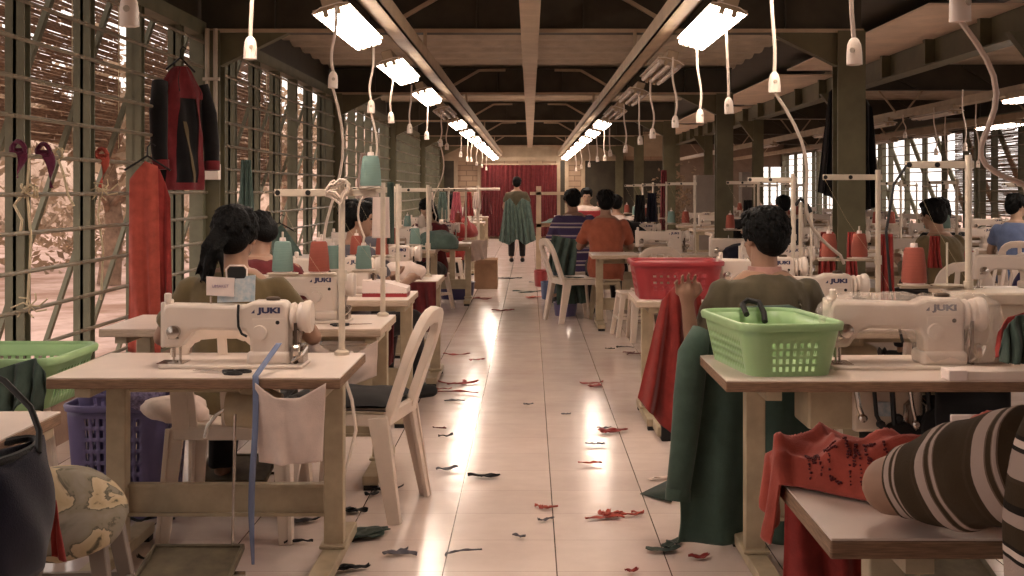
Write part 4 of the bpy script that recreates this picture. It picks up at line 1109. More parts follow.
CT = make_cone('teal thread cone on the front left stand, outer of the pair', (-.685 - .215, 4.55, TZ + .299), 'cone_teal')
CR = make_cone('rust red thread cone on the front left stand, next to the pole', (-.685 - .083, 4.55, TZ + .299), 'cone_red')
CW = make_cone('white thread cone standing on the fourth left table', (-.85, 8.8, TZ + .0), 'cone_white')
dup(CT, (-.58, 4.55, TZ + .610), None, 'teal thread cone perched up on the arm of the front left stand')
dup(CT, (-.70 - .24, 5.95, TZ + .221), None, 'teal thread cone, outer one on the second left stand'); dup(CT, (-.70 - .092, 5.95, TZ + .221), None, 'teal thread cone near the pole of the second left stand')
dup(CR, (1.637 - .23, 5.88, TZ + .281), None, 'red cone on the outer end of the column side stand'); dup(CR, (1.637 - .088, 5.88, TZ + .281), None, 'red cone next to the pole of the column side stand')
dup(CR, (1.568 - .195, 4.47, TZ + .263), None, 'orange red cone standing behind the plastic wrapped machine', scale=1.15)
names = {'L': 'left', 'R': 'right'}
for row, ys, x0 in (('L', YL, -.70), ('R', YR, 1.60)):
    for i in range(2, 11):
        if row == 'R' and i > 8: continue
        st = [o for o in bpy.data.objects if o.name.startswith('thread_stand') and o.get('label', '') == 'thread stand on the %s table of the %s row' % (ORD[i], names[row])][0]
        src = [('cone_teal', CT), ('cone_red', CR)]
        for dx, w in ((-.24 if row == 'L' else -.23, 'outer'), (-.09, 'inner')):
            nm, c = src[rnd.random() < .5]
            if rnd.random() < .35: c = CW
            if rnd.random() < .3: continue
            z = .221 if row == 'L' else .281
            q = Matrix.Rotation(st.rotation_euler[2], 3, 'Z') @ V((dx, 0, 0))
            dup(c, (st.location.x + q.x, st.location.y + q.y, TZ + z), None, '%s thread cone on the %s side of the %s stand, %s row' % ('teal' if c is CT else 'red' if c is CR else 'white', w, ORD[i], names[row]), 'thread cones of the %s row' % names[row])

# things on and under the front left table
def on_machine():
    t = thing('card_pocket', 'pale blue printed card pocket propped on the front left machine', 'card pocket', (-1.005, 4.255, .916))
    b = MB(); b.prism([(-.062, .0), (.066, .004), (.068, .094), (.036, .090), (.03, .082), (-.058, .080)], .008, .013); b.build('blue_card', M['blue_card'], t, smooth=0)
    b = MB(); b.prism([(-.022, .05), (-.030, .11), (-.022, .122), (.026, .122), (.034, .112), (.032, .05)], .015, .022); b.build('black_handle', M['black'], t, bevel=.003)
    b = MB(); b.tube([(-.030, .018, .06), (-.034, .018, .114), (-.022, .018, .126), (.028, .018, .126), (.038, .018, .114), (.036, .018, .06)], .0028, 6); b.build('white_piping', M['card'], t)
    n = thing('note_card', 'small white note card with faint lettering, in front of the blue pocket', 'card', (-1.052, 4.256, .942))
    b = MB(); b.prism([(-.050, 0), (.044, -.006), (.046, .058), (-.050, .064)], .0, .0025); b.build('card', M['card'], n, smooth=0)
    text_mesh('UMAKET', .015, .0003, mat('faint_violet_ink', (150, 120, 160), .7), 'lettering', n, Matrix.Translation((-.002, -.0006, .030)) @ FRONT, .0)
    c = MB(); c.tube([(-.985, 4.222, .913), (-.985, 4.214, .88), (-.983, 4.213, .84), (-.972, 4.215, .815), (-.955, 4.218, .805)], .0045, 7); tag(c.build('black_cable', M['black'], None), 'short black cable running down the arm of the front left machine', 'cable')
on_machine()
def scissors(label, loc, rz, s=1.0):
    t = thing('scissors', label, 'scissors', loc, rz, None, s)
    b = MB(); b.bar((0, .0, .006), (.115, .008, .005), .016, .003, .004, .002); b.bar((0, .0, .009), (.115, -.006, .007), .016, .003, .004, .002); b.build('blade', M['steel'], t)
    for sy in (-1, 1):
        m = MB(); pts = [(-.055 + .030 * math.cos(a * PI / 8), sy * .026 + .021 * math.sin(a * PI / 8), .008) for a in range(17)]
        m.tube(pts, .0042, 7, cap=False); m.tube([(0, 0, .008), (-.028, sy * .016, .008)], .007, 6); m.build('handle', M['black'], t)
    return t
scissors('black handled scissors lying by the pillar of the front left machine', (-1.00, 4.08, TZ), 2.75, 1.0)
scissors('black handled scissors on the second left table', (-.80, 5.52, TZ), .4, .9)
b = MB(); b.grid(lambda u, v: V((-.842 - .034 * v + .022 * (u - .5), 4.20 - .215 * v, .768 - .061 * v)) if v < 1 else V((0, 0, 0)), 2, 14)
def rib(u, v):
    if v < .35:
        k = v / .35; c = V((-.835, 4.16, .79)).lerp(V((-.874, 3.984, .708)), k)
    else:
        k = (v - .35) / .65; c = V((-.874 - .010 * k + .004 * math.sin(7 * k), 3.980 - .012 * math.sin(3 * k), .708 - .60 * k))
    w = .020 * (1 - .55 * max(0, v - .8) / .2)
    return c + V(((u - .5) * w, .006 * math.sin(9 * v) * (u - .5), 0))
b = MB(); b.grid(rib, 3, 40); tag(b.build('ribbon', M['blue_ribbon'], None, smooth=180, solid=.0015), 'blue ribbon trailing from the front left machine over the table edge', 'ribbon')
hang('cloth_pouch', 'off-white cloth pouch hung under the front left table edge', 'pouch', [at(255, 383, 3.975), at(275, 392, 3.972), at(300, 392, 3.972), at(326, 383, 3.975)], [at(259, 462, 3.99), at(280, 465, 3.96), at(300, 464, 3.96), at(322, 461, 3.99)], 'white_cloth', folds=2, amp=.008, seed=4, sag=.02)
hang('cloth_pouch', 'off-white cloth pouch slung under the second left table', 'pouch', [at(308, 336, 5.36), at(330, 352, 5.34), at(352, 356, 5.34), at(378, 340, 5.36)], [at(312, 380, 5.36), at(330, 388, 5.33), at(350, 386, 5.33), at(376, 376, 5.36)], 'white_cloth', folds=2, amp=.014, seed=7)
b = MB(); b.tube([at(352, 352, 5.0), at(343, 372, 4.9), at(352, 400, 4.85), at(356, 430, 4.80), at(346, 470, 4.70), at(334, 498, 4.6)], .007, 7); tag(b.build('power_cable', M['cord'], None), 'pale power cable looping behind the front left table leg', 'cable')

make_chair('white plastic chair the ponytail woman sits on', (-1.12, 4.83, 0), 0.0)
CH = make_chair('white plastic arm-less chair standing in the aisle on the left, dark cushion on its seat', (-.725, 5.13, 0), 1.40, slats=0)
b = MB()
def cush(u, v):
    x, y = (u - .5) * .44, (v - .5) * .46
    e = max(abs(u - .5), abs(v - .5)) * 2
    return (x, y + .03, .452 + .034 * (1 - e ** 4) + .008 * noise.noise(V((x * 9, y * 9, 2))))
b.grid(cush, 14, 14); b.grid(lambda u, v: (lambda p: (p[0], p[1], .434 - .0 * p[2]))(cush(u, v)), 14, 14); b.prism([(-.10, .45), (.22, .45), (.16, .30)], .255, .262)
o = b.build('seat_cushion', M['black_cloth'], None, smooth=60); o.location = (-.725, 5.13, 0); o.rotation_euler = (0, 0, 1.40); tag(o, 'black seat cushion on the aisle chair, one corner hanging down', 'cushion')

b = MB(); b.ball((0, 0, 0), (.13, .10, .06), 24, 14); b.v = [tuple(V(p) * (1 + .35 * noise.noise(V(p) * 11) + .12 * noise.noise(V(p) * 26))) for p in b.v]; b.v = [(p[0], p[1], max(p[2], -.035)) for p in b.v]
o = b.build('cloth', M['white_cloth'], None, smooth=180); o.location = (-1.33, 4.74, .465); tag(o, 'pale cloth bundle on the seat of the ponytail woman chair', 'cloth')
# pillow, stool and bag at the lower left
st = make_stool('blue-grey plastic stool with a printed pillow, lower left', (-1.30, 3.52, 0), .1, mt='plastic_stool' if 'plastic_stool' in M else 'grey_panel', h=.36, w=.135)
def wave_print():
    m, t, b = nt('wavy_printed_fabric')
    tc = N(t, 'ShaderNodeTexCoord'); n1 = N(t, 'ShaderNodeTexNoise', Scale=5.0, Detail=5.0, Distortion=1.2); t.links.new(tc.outputs['Object'], n1.inputs['Vector'])
    cr = N(t, 'ShaderNodeValToRGB'); cr.color_ramp.interpolation = 'EASE'; e = cr.color_ramp.elements
    e[0].position = .34; e[0].color = rgb((66, 60, 44)); e[1].position = .38; e[1].color = rgb((168, 148, 116))
    for p, c in ((.455, (178, 158, 130)), (.475, (84, 78, 62)), (.50, (124, 114, 98)), (.60, (132, 124, 112)), (.70, (100, 94, 82))):
        x = e.new(p); x.color = rgb(c)
    t.links.new(n1.outputs['Fac'], cr.inputs[0]); t.links.new(cr.outputs[0], b.inputs['Base Color']); b.inputs['Roughness'].default_value = .9
    return m
b = MB()
b.ball((0, 0, 0), (.17, .19, .10), 30, 18)
for i, p in enumerate(b.v):
    x, y, z = p
    s = 1 + .16 * (abs(x) / .19) * (abs(y) / .17)
    dz = -.62 * max(0, -y - .03) - .25 * max(0, x - .05)
    b.v[i] = (x * s * 1.0, y * s, z * (1 if z > 0 else .6) + dz + .012 * noise.noise(V((x * 9, y * 9, z * 9))))
o = b.build('pillow', wave_print(), None, smooth=180); o.location = (-1.30, 3.48, .425); o.rotation_euler = (0, 0, .2); tag(o, 'cream and grey printed pillow on the stool at lower left', 'pillow')
hang('red_tag', 'small red cloth strip hanging beside the printed pillow', 'cloth strip', [at(50, 500, 3.28), at(56, 500, 3.28)], [at(52, 556, 3.25), at(66, 562, 3.25)], 'red_cloth', folds=1, amp=.006, nu=8, nv=16)
t = thing('hanging_bag', 'dark blue bag hung from the lower left table corner', 'bag', (-1.215, 2.93, -.01))
b = MB()
b.grid(lambda u, v: (lambda a, k: (math.cos(a) * (.062 * (.55 + .6 * math.sin(PI * min(1, k * .9 + .08)) ** .6) + .006 * math.sin(5 * a + 8 * k)), math.sin(a) * (.155 + .02 * math.sin(PI * k)) , .405 + .295 * k + .012 * math.sin(2 * a) * (k > .9)))(2 * PI * u, v), 40, 20, True)
b.rings([(0, 0, .39, .045, .12), (0, 0, .41, .05, .13)], 30)
b.build('bag_body', M['navy_cloth'], t, smooth=180, solid=.003)
b = MB(); b.tube([(.055, .02, .69), (.045, .05, .735), (.02, .06, .79), (-.05, .08, .85), (-.14, .10, .885), (-.24, .12, .86)], .008, 7); b.build('strap', M['black'], t)
b = MB(); b.tube([(-.02 + .055 * math.cos(a * PI / 12), .155 * math.sin(a * PI / 12), .697) for a in range(25)], .010, 7); b.build('rim', M['black_cloth'], t)

# baskets on the left
make_basket('laundry_basket', 'light green basket at the left edge, dark cloth over its rim', (-1.90, 4.40, .56), 0, .52, .40, .175, .045, 'green_plastic', rows=2, hole_h=.04, band=.016)
make_stool('stool carrying the light green basket at the left edge', (-1.90, 4.40, 0), 0, h=.56, w=.16)
hang('cloth', 'dark green cloth hanging over the left green basket', 'cloth', [at(-12, 372, 4.06), at(15, 364, 4.12), at(36, 358, 4.14), at(45, 374, 4.10)], [at(-8, 392, 4.04), at(6, 418, 4.00), at(24, 402, 4.04), at(42, 412, 4.06)], 'green_cloth', folds=3, amp=.025, seed=3)
make_basket('laundry_basket', 'large purple basket on the floor under the front left table', (-1.64, 5.12, 0), 0, .34, .38, .45, .03, 'purple_plastic', rows=8, hole_h=.030, band=.016, z0=.05)
make_basket('laundry_basket', 'small lavender basket stacked inside the large purple one', (-1.66, 5.10, .415), 0, .27, .30, .15, .025, 'purple_plastic', rows=2, hole_h=.034)
b = MB(); b.ball((0, 0, 0), (.085, .09, .07), 22, 14); b.v = [tuple(V(p) * (1 + .22 * noise.noise(V(p) * 22))) for p in b.v]
o = b.build('cloth_bundle', mat('speckled_purple_cloth', (150, 138, 178), .9, var=.4, scale=70, col2=(60, 50, 80)), None, smooth=180); o.location = (-1.50, 4.86, .52); tag(o, 'speckled purple cloth bundle on the rim of the purple basket', 'cloth')

# ------------------------------------------------------------------ right foreground
make_basket('laundry_basket', 'light green basket on the first right table, black strap over its back rim', (.815, 4.26, TZ), .13, .27, .48, .170, .034, 'green_plastic', rows=4, hole_h=.017, band=.0085, cell=.0085, z0=.016, end_sides=(2,))
b = MB(); b.tube([(.775, 4.47, .855), (.770, 4.53, .885), (.79, 4.54, .900), (.83, 4.53, .892), (.84, 4.49, .86), (.838, 4.46, .83)], .011, 8); tag(b.build('strap', M['black'], None), 'black strap looped over the back rim of the right green basket', 'strap')
m, t, b = nt('clear_plastic_wrap')
b.inputs['Base Color'].default_value = rgb((236, 222, 210)); b.inputs['Roughness'].default_value = .12; b.inputs['Alpha'].default_value = .28; b.inputs['Specular IOR Level'].default_value = .7
tc = N(t, 'ShaderNodeTexCoord'); n1 = N(t, 'ShaderNodeTexNoise', Scale=16.0, Detail=4.0, Distortion=1.2); t.links.new(tc.outputs['Object'], n1.inputs['Vector'])
bp = N(t, 'ShaderNodeBump', Strength=.9, Distance=.02); t.links.new(n1.outputs['Fac'], bp.inputs['Height']); t.links.new(bp.outputs[0], b.inputs['Normal'])
M['wrap'] = m
def wrap(u, v):
    # a loose sleeve around the arm, open under the arm
    a = 2 * PI * u; x = -.285 + .585 * v
    end = min(1, v / .10, (1 - v) / .08); end = max(end, .0) ** .5
    arm = v < .55
    zc, hz, hy = (.168, .082, .085) if arm else (.118, .128, .105)
    k = min(1, max(0, (v - .48) / .14)); k = k * k * (3 - 2 * k)
    zc = .172 + (.122 - .172) * k; hz = .074 + (.120 - .074) * k; hy = .085 + .02 * k
    if v < .2: zc -= .05 * (1 - v / .2); hz += .035 * (1 - v / .2)
    c, s = math.cos(a), math.sin(a); q = lambda w: math.copysign(abs(w) ** .7, w)
    p = V((x, q(c) * hy * (.55 + .45 * end), zc + q(s) * hz * (.6 + .4 * end)))
    p += V((0, c, s)) * (-.012 + .014 * noise.noise(V((x * 11, c * 2.2, s * 2.2))) + .006 * noise.noise(V((x * 40, c * 6, s * 6))))
    p.z = max(p.z, .016)
    return p
b = MB(); b.grid(wrap, 48, 60, True); o = b.build('plastic_wrap', M['wrap'], None, smooth=180); o.location = (1.275, 4.25, TZ); o.scale = (1.06,) * 3; tag(o, 'clear crinkled plastic wrapped over the sewing machine on the right', 'plastic wrap')
b = MB(); b.bx(-.26, .26, -.10, .10, 0, .24); b.bx(-.268, .268, -.108, .108, .20, .245)
t = thing('machine_case', 'white boxy case with a dark label on the first right table', 'case', (1.76, 4.42, TZ)); b.build('box', M['machine_old'], t, bevel=.008)
b = MB(); b.bx(-.03, .07, -.1105, -.108, .168, .205); b.build('label_plate', M['black'], t); b = MB(); b.bx(-.10, -.02, -.1018, -.10, .06, .10); b.build('print', M['paleply'], t)
t = thing('shelf_board', 'white board laid along the front edge of the right table', 'board', (1.47, 3.97, TZ)); b = MB(); b.bx(-.11, .40, -.05, .05, .002, .032); b.build('board', M['laminate'], t, bevel=.004); b = MB(); b.bx(-.16, -.10, -.06, .02, .001, .036); b.build('block', M['card'], t, bevel=.004)
t = thing('under_table_bag', 'black bag hanging under the right end of the first right table', 'bag', (1.41, 3.98, .43))
b = MB(); b.rings([(0, 0, 0, .09, .04), (0, 0, .03, .11, .055), (0, 0, .15, .12, .06), (0, 0, .232, .12, .05)], 26); b.build('bag_body', M['black_cloth'], t, smooth=180); b = MB(); b.bx(-.095, -.0, -.075, -.063, .13, .168); b.build('white_tag', M['card'], t, bevel=.004)
# oil pan, belt guard and clutch of the wrapped machine
t = thing('machine_undercarriage', 'beige drive housing bolted under the first right table', 'machine drive', (0, 0, 0))
b = MB(); p, q = at(806, 392, 4.15), at(868, 428, 4.15); b.bx(p.x, q.x, 4.12, 4.34, q.z, .655); b.build('oil_pan', M['beige_metal'], t, bevel=.01)
b = MB(); b.bx(q.x - .06, q.x + .15, 4.10, 4.30, .505, .66); b.build('clutch_box', M['machine_old'], t, bevel=.01)
b = MB(); p = at(883, 409, 4.10); b.bx(p.x - .022, p.x + .03, 4.088, 4.10, p.z - .022, p.z + .024); b.build('rating_plate', M['blue_card'], t)
b = MB(); p = at(897, 437, 4.12); b.lathe([(.02, 4.06), (.055, 4.07), (.06, 4.10), (.05, 4.13)], (p.x, 0, p.z), 20, 'Y'); b.build('flywheel', M['black'], t)
b = MB(); p = at(916, 402, 4.08); b.bx(p.x - .015, p.x + .015, 4.06, 4.075, p.z - .04, p.z + .05); b.tube([at(905, 445, 4.1), at(906, 405, 4.1), at(916, 395, 4.1), at(928, 405, 4.1), at(930, 445, 4.1)], .010, 7); b.tube([at(935, 430, 4.08), at(945, 400, 4.08), at(938, 392, 4.08)], .008, 6); b.build('belt_guard', M['steel'], t)
for i in range(7):
    b = MB(); b.tube([(1.06 + i * .058, 4.06, .655), (1.065 + i * .058, 4.05, .60 - .03 * (i % 3)), (1.08 + i * .058, 4.06, .565 - .02 * (i % 2))], .009 - .002 * (i % 2), 7); b.lathe([(.008, -.012), (.014, -.008), (.014, .008), (.008, .012)], (1.08 + i * .058, 4.055, .56 - .02 * (i % 2)), 10, 'Y'); b.build('linkage_rod', M['black' if i % 3 else 'steel'], t)
b = MB(); b.lathe([(.03, 4.03), (.075, 4.035), (.080, 4.05), (.075, 4.065), (.03, 4.07)], (1.345, 0, .53), 26, 'Y'); b.build('pulley_wheel', M['black'], t)
b = MB(); b.prism([(1.315, .66), (1.385, .66), (1.425, .50), (1.405, .50)], 4.02, 4.035); b.build('bracket', M['beige_metal'], t)
b = MB(); b.bx(1.14, 1.27, 4.15, 4.34, .40, .52); b.bx(1.20, 1.42, 4.20, 4.36, .47, .63); b.build('motor_body', M['black'], t, bevel=.01)
hang('garment', 'red and green garment heaped at the right edge of the first right table', 'garment', [at(1004, 330, 3.92), at(1016, 316, 3.95), at(1040, 312, 4.0)], [at(1000, 362, 3.90), at(1016, 364, 3.86), at(1046, 366, 3.9)], 'green_cloth', folds=3, amp=.02, seed=9, nu=24)
hang('garment', 'red garment fold behind the green one at the right table edge', 'garment', [at(998, 332, 3.98), at(1008, 317, 4.0), at(1030, 311, 4.03)], [at(995, 358, 3.97), at(1006, 352, 3.97), at(1030, 345, 4.0)], 'red_cloth', folds=2, amp=.012, seed=10, nu=24)

# man's red cloth, chair with the green jacket
hang('cloth', 'red cloth held up in the left hand of the moss-shirted man', 'cloth', [at(662, 300, 5.0), at(682, 278, 4.96), at(701, 296, 5.03)], [at(638, 398, 5.0), at(660, 424, 4.99), at(688, 444, 4.99), at(702, 410, 5.06)], 'red_cloth', folds=3.2, amp=.032, seed=12, nu=60, nv=40)
make_chair('white plastic chair under the moss-shirted man, green jacket over its back', (.95, 4.93, 0), 0)
t = thing('jacket', 'dark green jacket draped over the chair back, hem touching the floor', 'jacket', (0, 0, 0))
gm = clothmat('bottle_green_twill', (68, 88, 78), .12)
def jb(u, v):
    a = V((.605, 4.60, .80)).lerp(V((1.10, 4.62, .80)), u); z0 = .76 + .06 * math.sin(PI * min(1, u * 1.4))
    a.z = z0; b_ = V((.535, 4.50, .025)).lerp(V((1.12, 4.52, .03)), u)
    p = a.lerp(b_, v ** .95)
    p.y += .028 * math.sin(2 * PI * 2.6 * u + .6) * (.2 + v) + .015 * noise.noise(V((u * 7, v * 4, 1)))
    p.x += .010 * noise.noise(V((u * 4, v * 6, 5)))
    return p
b = MB(); b.grid(jb, 60, 40); b.build('back_panel', gm, t, smooth=180, solid=.006)
b = MB(); b.tube([(.63, 4.60, .79), (.598, 4.58, .70), (.575, 4.545, .55), (.552, 4.515, .36), (.532, 4.49, .205)], [.035, .058, .056, .050, .043], 20, sx=.8); b.v = [tuple(V(p) * 1 + V((noise.noise(V(p) * 14) * .010, noise.noise(V(p) * 14 + V((5, 5, 5))) * .010, 0))) for p in b.v]; b.build('sleeve', gm, t, smooth=180)
b = MB(); b.tube([(.534, 4.492, .225), (.530, 4.487, .185)], [.046, .046], 18, sx=.8); b.build('cuff', gm, t)
b = MB(); b.tube([(.66, 4.60, .80), (.80, 4.585, .845), (.95, 4.59, .85), (1.08, 4.60, .81)], [.02, .03, .03, .02], 10); b.build('collar', gm, t)

# red garment on the nearest right table
t = thing('garment', 'red garment with dark glittery lettering heaped on the nearest right table', 'garment', (0, 0, 0))
def front_y(x):
    return 2.50 - 1.05 * max(0, x - .53) if x < .80 else 2.2165
def heap(u, v):
    s = -.15 + .95 * u                     # distance along the table from its left edge, negative hangs over
    x = .517 + max(s, -.012)
    yf = front_y(x) if s > 0 else 2.50 - .03 * s
    y = yf + (2.68 - yf) * v + .012 * noise.noise(V((u * 9, v * 4, 7)))
    e = (math.sin(PI * min(1, max(0, v * .98 + .02))) ** .55)
    h = .012 + e * (.062 + .050 * noise.noise(V((x * 6, y * 9, 3))) + .020 * noise.noise(V((x * 17, y * 22, 8))))
    for q, (fy, fx, am, sd) in enumerate(((11.0, 3.2, .050, 2.0), (17.0, -6.0, .034, 5.0), (8.0, 12.0, .030, 9.0))):
        w_ = 1 - abs(math.sin(y * fy + x * fx + 2.6 * noise.noise(V((x * 3.5, y * 3.5, sd)))))
        h += am * w_ ** 2.2 * e
    h = max(.004, h * min(1, v * 6 + .12))
    z = TZ + .004 + h
    if s < 0:
        d = -s; z = TZ + .006 + h * max(0, 1 - d * 9) - max(0, d - .03) * (1.05 - .5 * v)
        x -= .018 * math.sin(v * 9) * min(1, d * 8) + .10 * d * (1 - v)
        y += .5 * d * (.5 - v)
    return V((x, y, z))
b = MB(); b.grid(heap, 140, 96); b.build('body_cloth', M['orange_red'], t, smooth=180, solid=.006)
rr = random.Random(5)
b = MB(); w = MB()
for L in range(5):
    u0 = .200 + L * .034
    strokes = [((0, 0), (0, 1)), ((0, 1), (.4, .35)), ((.4, .35), (.8, 1)), ((.8, 1), (.8, 0))] if L % 2 == 0 else [((0, 0), (0, 1)), ((0, 1), (.75, 1)), ((0, .5), (.6, .5)), ((0, 0), (.75, 0))]
    for (a, c), (e, g_) in strokes:
        for k in range(16):
            f = k / 15; uu = u0 + .024 * (a + (e - a) * f) + rr.gauss(0, .001); vv = .06 + .20 * (c + (g_ - c) * f) + rr.gauss(0, .006)
            p = heap(uu, vv) + V((0, -.003, .006)); q = rr.uniform(.0022, .0042); b.box(p, (q, q, q), rz=rr.uniform(0, 3))
b.build('sequin_lettering', M['dark_red'], t, smooth=0)
hang('hanging_panel', None, None, [(.555, 2.705, .72), (.66, 2.70, .72), (.80, 2.70, .72)], [(.55, 2.70, .36), (.68, 2.69, .34), (.80, 2.70, .38)], 'red_cloth', folds=3, amp=.018, seed=14, parent=t)
# ------------------------------------------------------------------ garments and ties on the left grille
def hanger(t, x, y, z, w=.19, ang=0.0):
    b = MB(); c, s = math.cos(ang), math.sin(ang)
    b.tube([(x - c * w, y - s * w, z - .085), (x, y, z), (x + c * w, y + s * w, z - .085)], .007, 6)
    b.tube([(x, y, z), (x, y, z + .05), (x + .02 * c, y + .02 * s, z + .075), (x + .045 * c, y + .045 * s, z + .06)], .005, 6); return b.build('hanger', M['black'], t)
t = thing('jacket', 'red and black jacket on a hanger, high on the left grille', 'jacket', (-2.27, 8.12, 0))
ax = V((math.cos(1.0), math.sin(1.0), 0)); ay = V((-ax.y, ax.x, 0))
def jk(a, wx, wy, z, k=0): return ax * (math.cos(a) * wx) + ay * (math.sin(a) * wy * (1 + .12 * math.sin(7 * a + z * 9))) + V((0, 0, z))
def body(u, v):
    u = u + .012 * noise.noise(V((u * 5, v * 7, 3)))
    z = 2.10 - .80 * v; wd = (.04 + .12 * min(1, v / .22) ** .7 + .02 * v) * (1 + .18 * noise.noise(V((math.cos(6.28 * u) * 2, math.sin(6.28 * u) * 2, v * 5)))); th = (.035 + .045 * min(1, v / .2)) * (1 + .3 * noise.noise(V((math.cos(6.28 * u) * 2.5, math.sin(6.28 * u) * 2.5, v * 6 + 4))))
    return jk(2 * PI * u, wd, th, z)
b = MB(); b.grid(body, 44, 30, True); b.build('black_body', M['black_cloth'], t, smooth=180, solid=.004)
rd = clothmat('crimson_cloth', (136, 26, 34))
b = MB(); b.grid(lambda u, v: body(u, .0 + .26 * v) * 1.0 + ay * 0 + (V((body(u, .26 * v).x, body(u, .26 * v).y, 0)).normalized() * .008), 44, 10, True); b.build('red_yoke', rd, t, smooth=180)
for k, (u0, u1, v0, v1) in enumerate(((.60, .68, .25, .99), (.80, .86, .25, .99), (.70, .73, .45, .95))):
    b = MB(); b.grid(lambda u, v: (lambda p: p + V((p.x, p.y, 0)).normalized() * .010)(body(u0 + (u1 - u0) * u + .05 * v * (k - .5), v0 + (v1 - v0) * v)), 6, 24); b.build('red_stripe', rd if k < 2 else M['olive_tee'], t, smooth=180)
b = MB(); b.grid(lambda u, v: (lambda p: p + V((p.x, p.y, 0)).normalized() * .011)(body(u, .94 + .06 * v)), 44, 4, True); b.build('red_hem', rd, t, smooth=180)
for s in (-1, 1):
    b = MB(); p = ax * (s * .17); b.tube([p + V((0, 0, 1.99)), p * 1.22 + ay * -.03 + V((0, 0, 1.80)), p * 1.30 + ay * -.05 + V((0, 0, 1.58)), p * 1.26 + ay * -.06 + V((0, 0, 1.44))], [.050, .058, .052, .046], 14); k = b.build('sleeve', M['black_cloth'], t, smooth=180)
    b = MB(); b.tube([p * 1.27 + ay * -.058 + V((0, 0, 1.49)), p * 1.26 + ay * -.062 + V((0, 0, 1.43))], [.053, .050], 14); b.build('red_cuff', rd, k)
h = hanger(t, 0, 0, 2.16, .12, 1.0)
t = thing('trousers', 'long red trousers on a hanger, hung low on the left grille', 'trousers', (-2.24, 7.30, 0))
hang('front_leg', None, None, [(-.10, 0, 1.36), (-.01, .0, 1.47), (.06, .02, 1.44)], [(-.105, -.02, .36), (.0, -.04, .33), (.09, -.02, .34)], 'orange_red', folds=2, amp=.018, seed=21, parent=t)
hang('back_leg', None, None, [(.0, .03, 1.46), (.07, .03, 1.42), (.13, .04, 1.25)], [(-.02, .03, .36), (.08, .02, .37), (.135, .04, .40)], 'red_cloth', folds=2, amp=.018, seed=22, parent=t)
hanger(t, .0, .02, 1.50, .13, .2)
def small_hang(label, cat, px0, px1, py0, py1, y, m_, seed, name='garment', group=None, folds=3, amp=.02, tw=.7):
    a, b_, c, d = at(px0, py0, y), at(px1, py0, y), at(px0, py1, y), at(px1, py1, y)
    mid = (a + b_) / 2
    return hang(name, label, cat, [mid.lerp(a, tw), mid.lerp(b_, tw)], [c, d], m_, folds=folds, amp=amp, seed=seed, nu=28, nv=22, group=group)
small_hang('teal garment hanging on the left grille just past the conduit box', 'garment', 236, 256, 160, 252, 9.95, 'teal_cloth', 31, tw=.5)
t = thing('garment', 'dark teal garment on a black hanger on the left grille behind the teal cone', 'garment', (0, 0, 0))
p = at(280, 228, 11.4); hang('cloth', None, None, [at(272, 232, 11.4), at(282, 224, 11.4), at(300, 250, 11.4)], [at(272, 262, 11.4), at(286, 262, 11.4), at(304, 262, 11.4)], 'teal_cloth', folds=2, amp=.02, seed=33, parent=t); hanger(t, p.x, p.y - .03, p.z + .05, .15)
small_hang('white shirt hanging among the left posts', 'shirt', 355, 379, 153, 200, 13.6, 'white_cloth', 34, 'shirt', tw=.55)
small_hang('sheet of white paper hung from the second left thread stand', 'paper', 372, 390, 197, 238, 6.02, 'card', 35, 'paper_sheet', folds=1, amp=.004, tw=.9)
small_hang('green fabric strip hanging beside the white paper sheet', 'fabric strip', 387, 394, 182, 244, 6.10, 'green_cloth', 36, 'fabric_strip', folds=1, amp=.01, tw=.9)
for i, (px, py0, py1, c, l) in enumerate(((20, 148, 178, 'magenta', 'magenta ribbon knotted on the nearest window post'), (45, 150, 188, 'magenta', 'dark magenta ribbon tied on the left grille, trailing right'), (103, 154, 188, 'orange_red', 'orange red ribbon tied to the second post of the left window'))):
    y = 2.39 * F / (VX - px) - .02
    def rb(u, v):
        p = at(px + (i == 1) * 9 * v, py0 + (py1 - py0) * v, y - .03); w = .05 * (1 - .3 * v)
        return p + V(((u - .5) * w * math.cos(2.2 * v), (u - .5) * w * math.sin(2.2 * v + i), 0)) + V((.012 * math.sin(5 * v), 0, 0))
    r = thing('ribbon', l, 'ribbon', (0, 0, 0)); b = MB(); b.grid(rb, 4, 20); b.build('tail', M[c], r, smooth=180, solid=.002)
    b = MB(); p = at(px, py0, y - .02); b.tube([p + V((.03 * math.cos(a), -.02 - .012 * math.sin(2 * a), .03 * math.sin(a))) for a in [k * PI / 6 for k in range(13)]], .012, 6); b.build('knot', M[c], r)
for i, (px, pts, l) in enumerate(((30, ((30, 148), (27, 190), (31, 240), (28, 300), (26, 305)), 'pale string tied down the nearest window post'), (58, ((56, 153), (63, 172), (68, 195), (74, 206)), 'thin cord with a wooden toggle on the left grille'), (104, ((101, 190), (98, 215), (103, 250), (101, 300)), 'pale string hanging down the second window post'), (24, ((28, 190), (18, 200), (14, 205), (22, 220), (20, 235)), 'frayed loose string beside the nearest window post'))):
    y = 2.40 * F / (VX - px) - .05; r = thing('string', l, 'string', (0, 0, 0))
    b = MB(); b.tube([at(a, c, y) for a, c in pts], .0065, 6); b.build('strand', M['string'], r)
    p = at(pts[0][0], pts[0][1], y) if i else at(31, 192, y)
    b = MB(); b.tube([p + V((.03 * math.cos(a), .02 * math.sin(2 * a), .028 * math.sin(a * 1.5))) for a in [k * PI / 5 for k in range(16)]], .0055, 6); b.build('knot', M['string'], r)
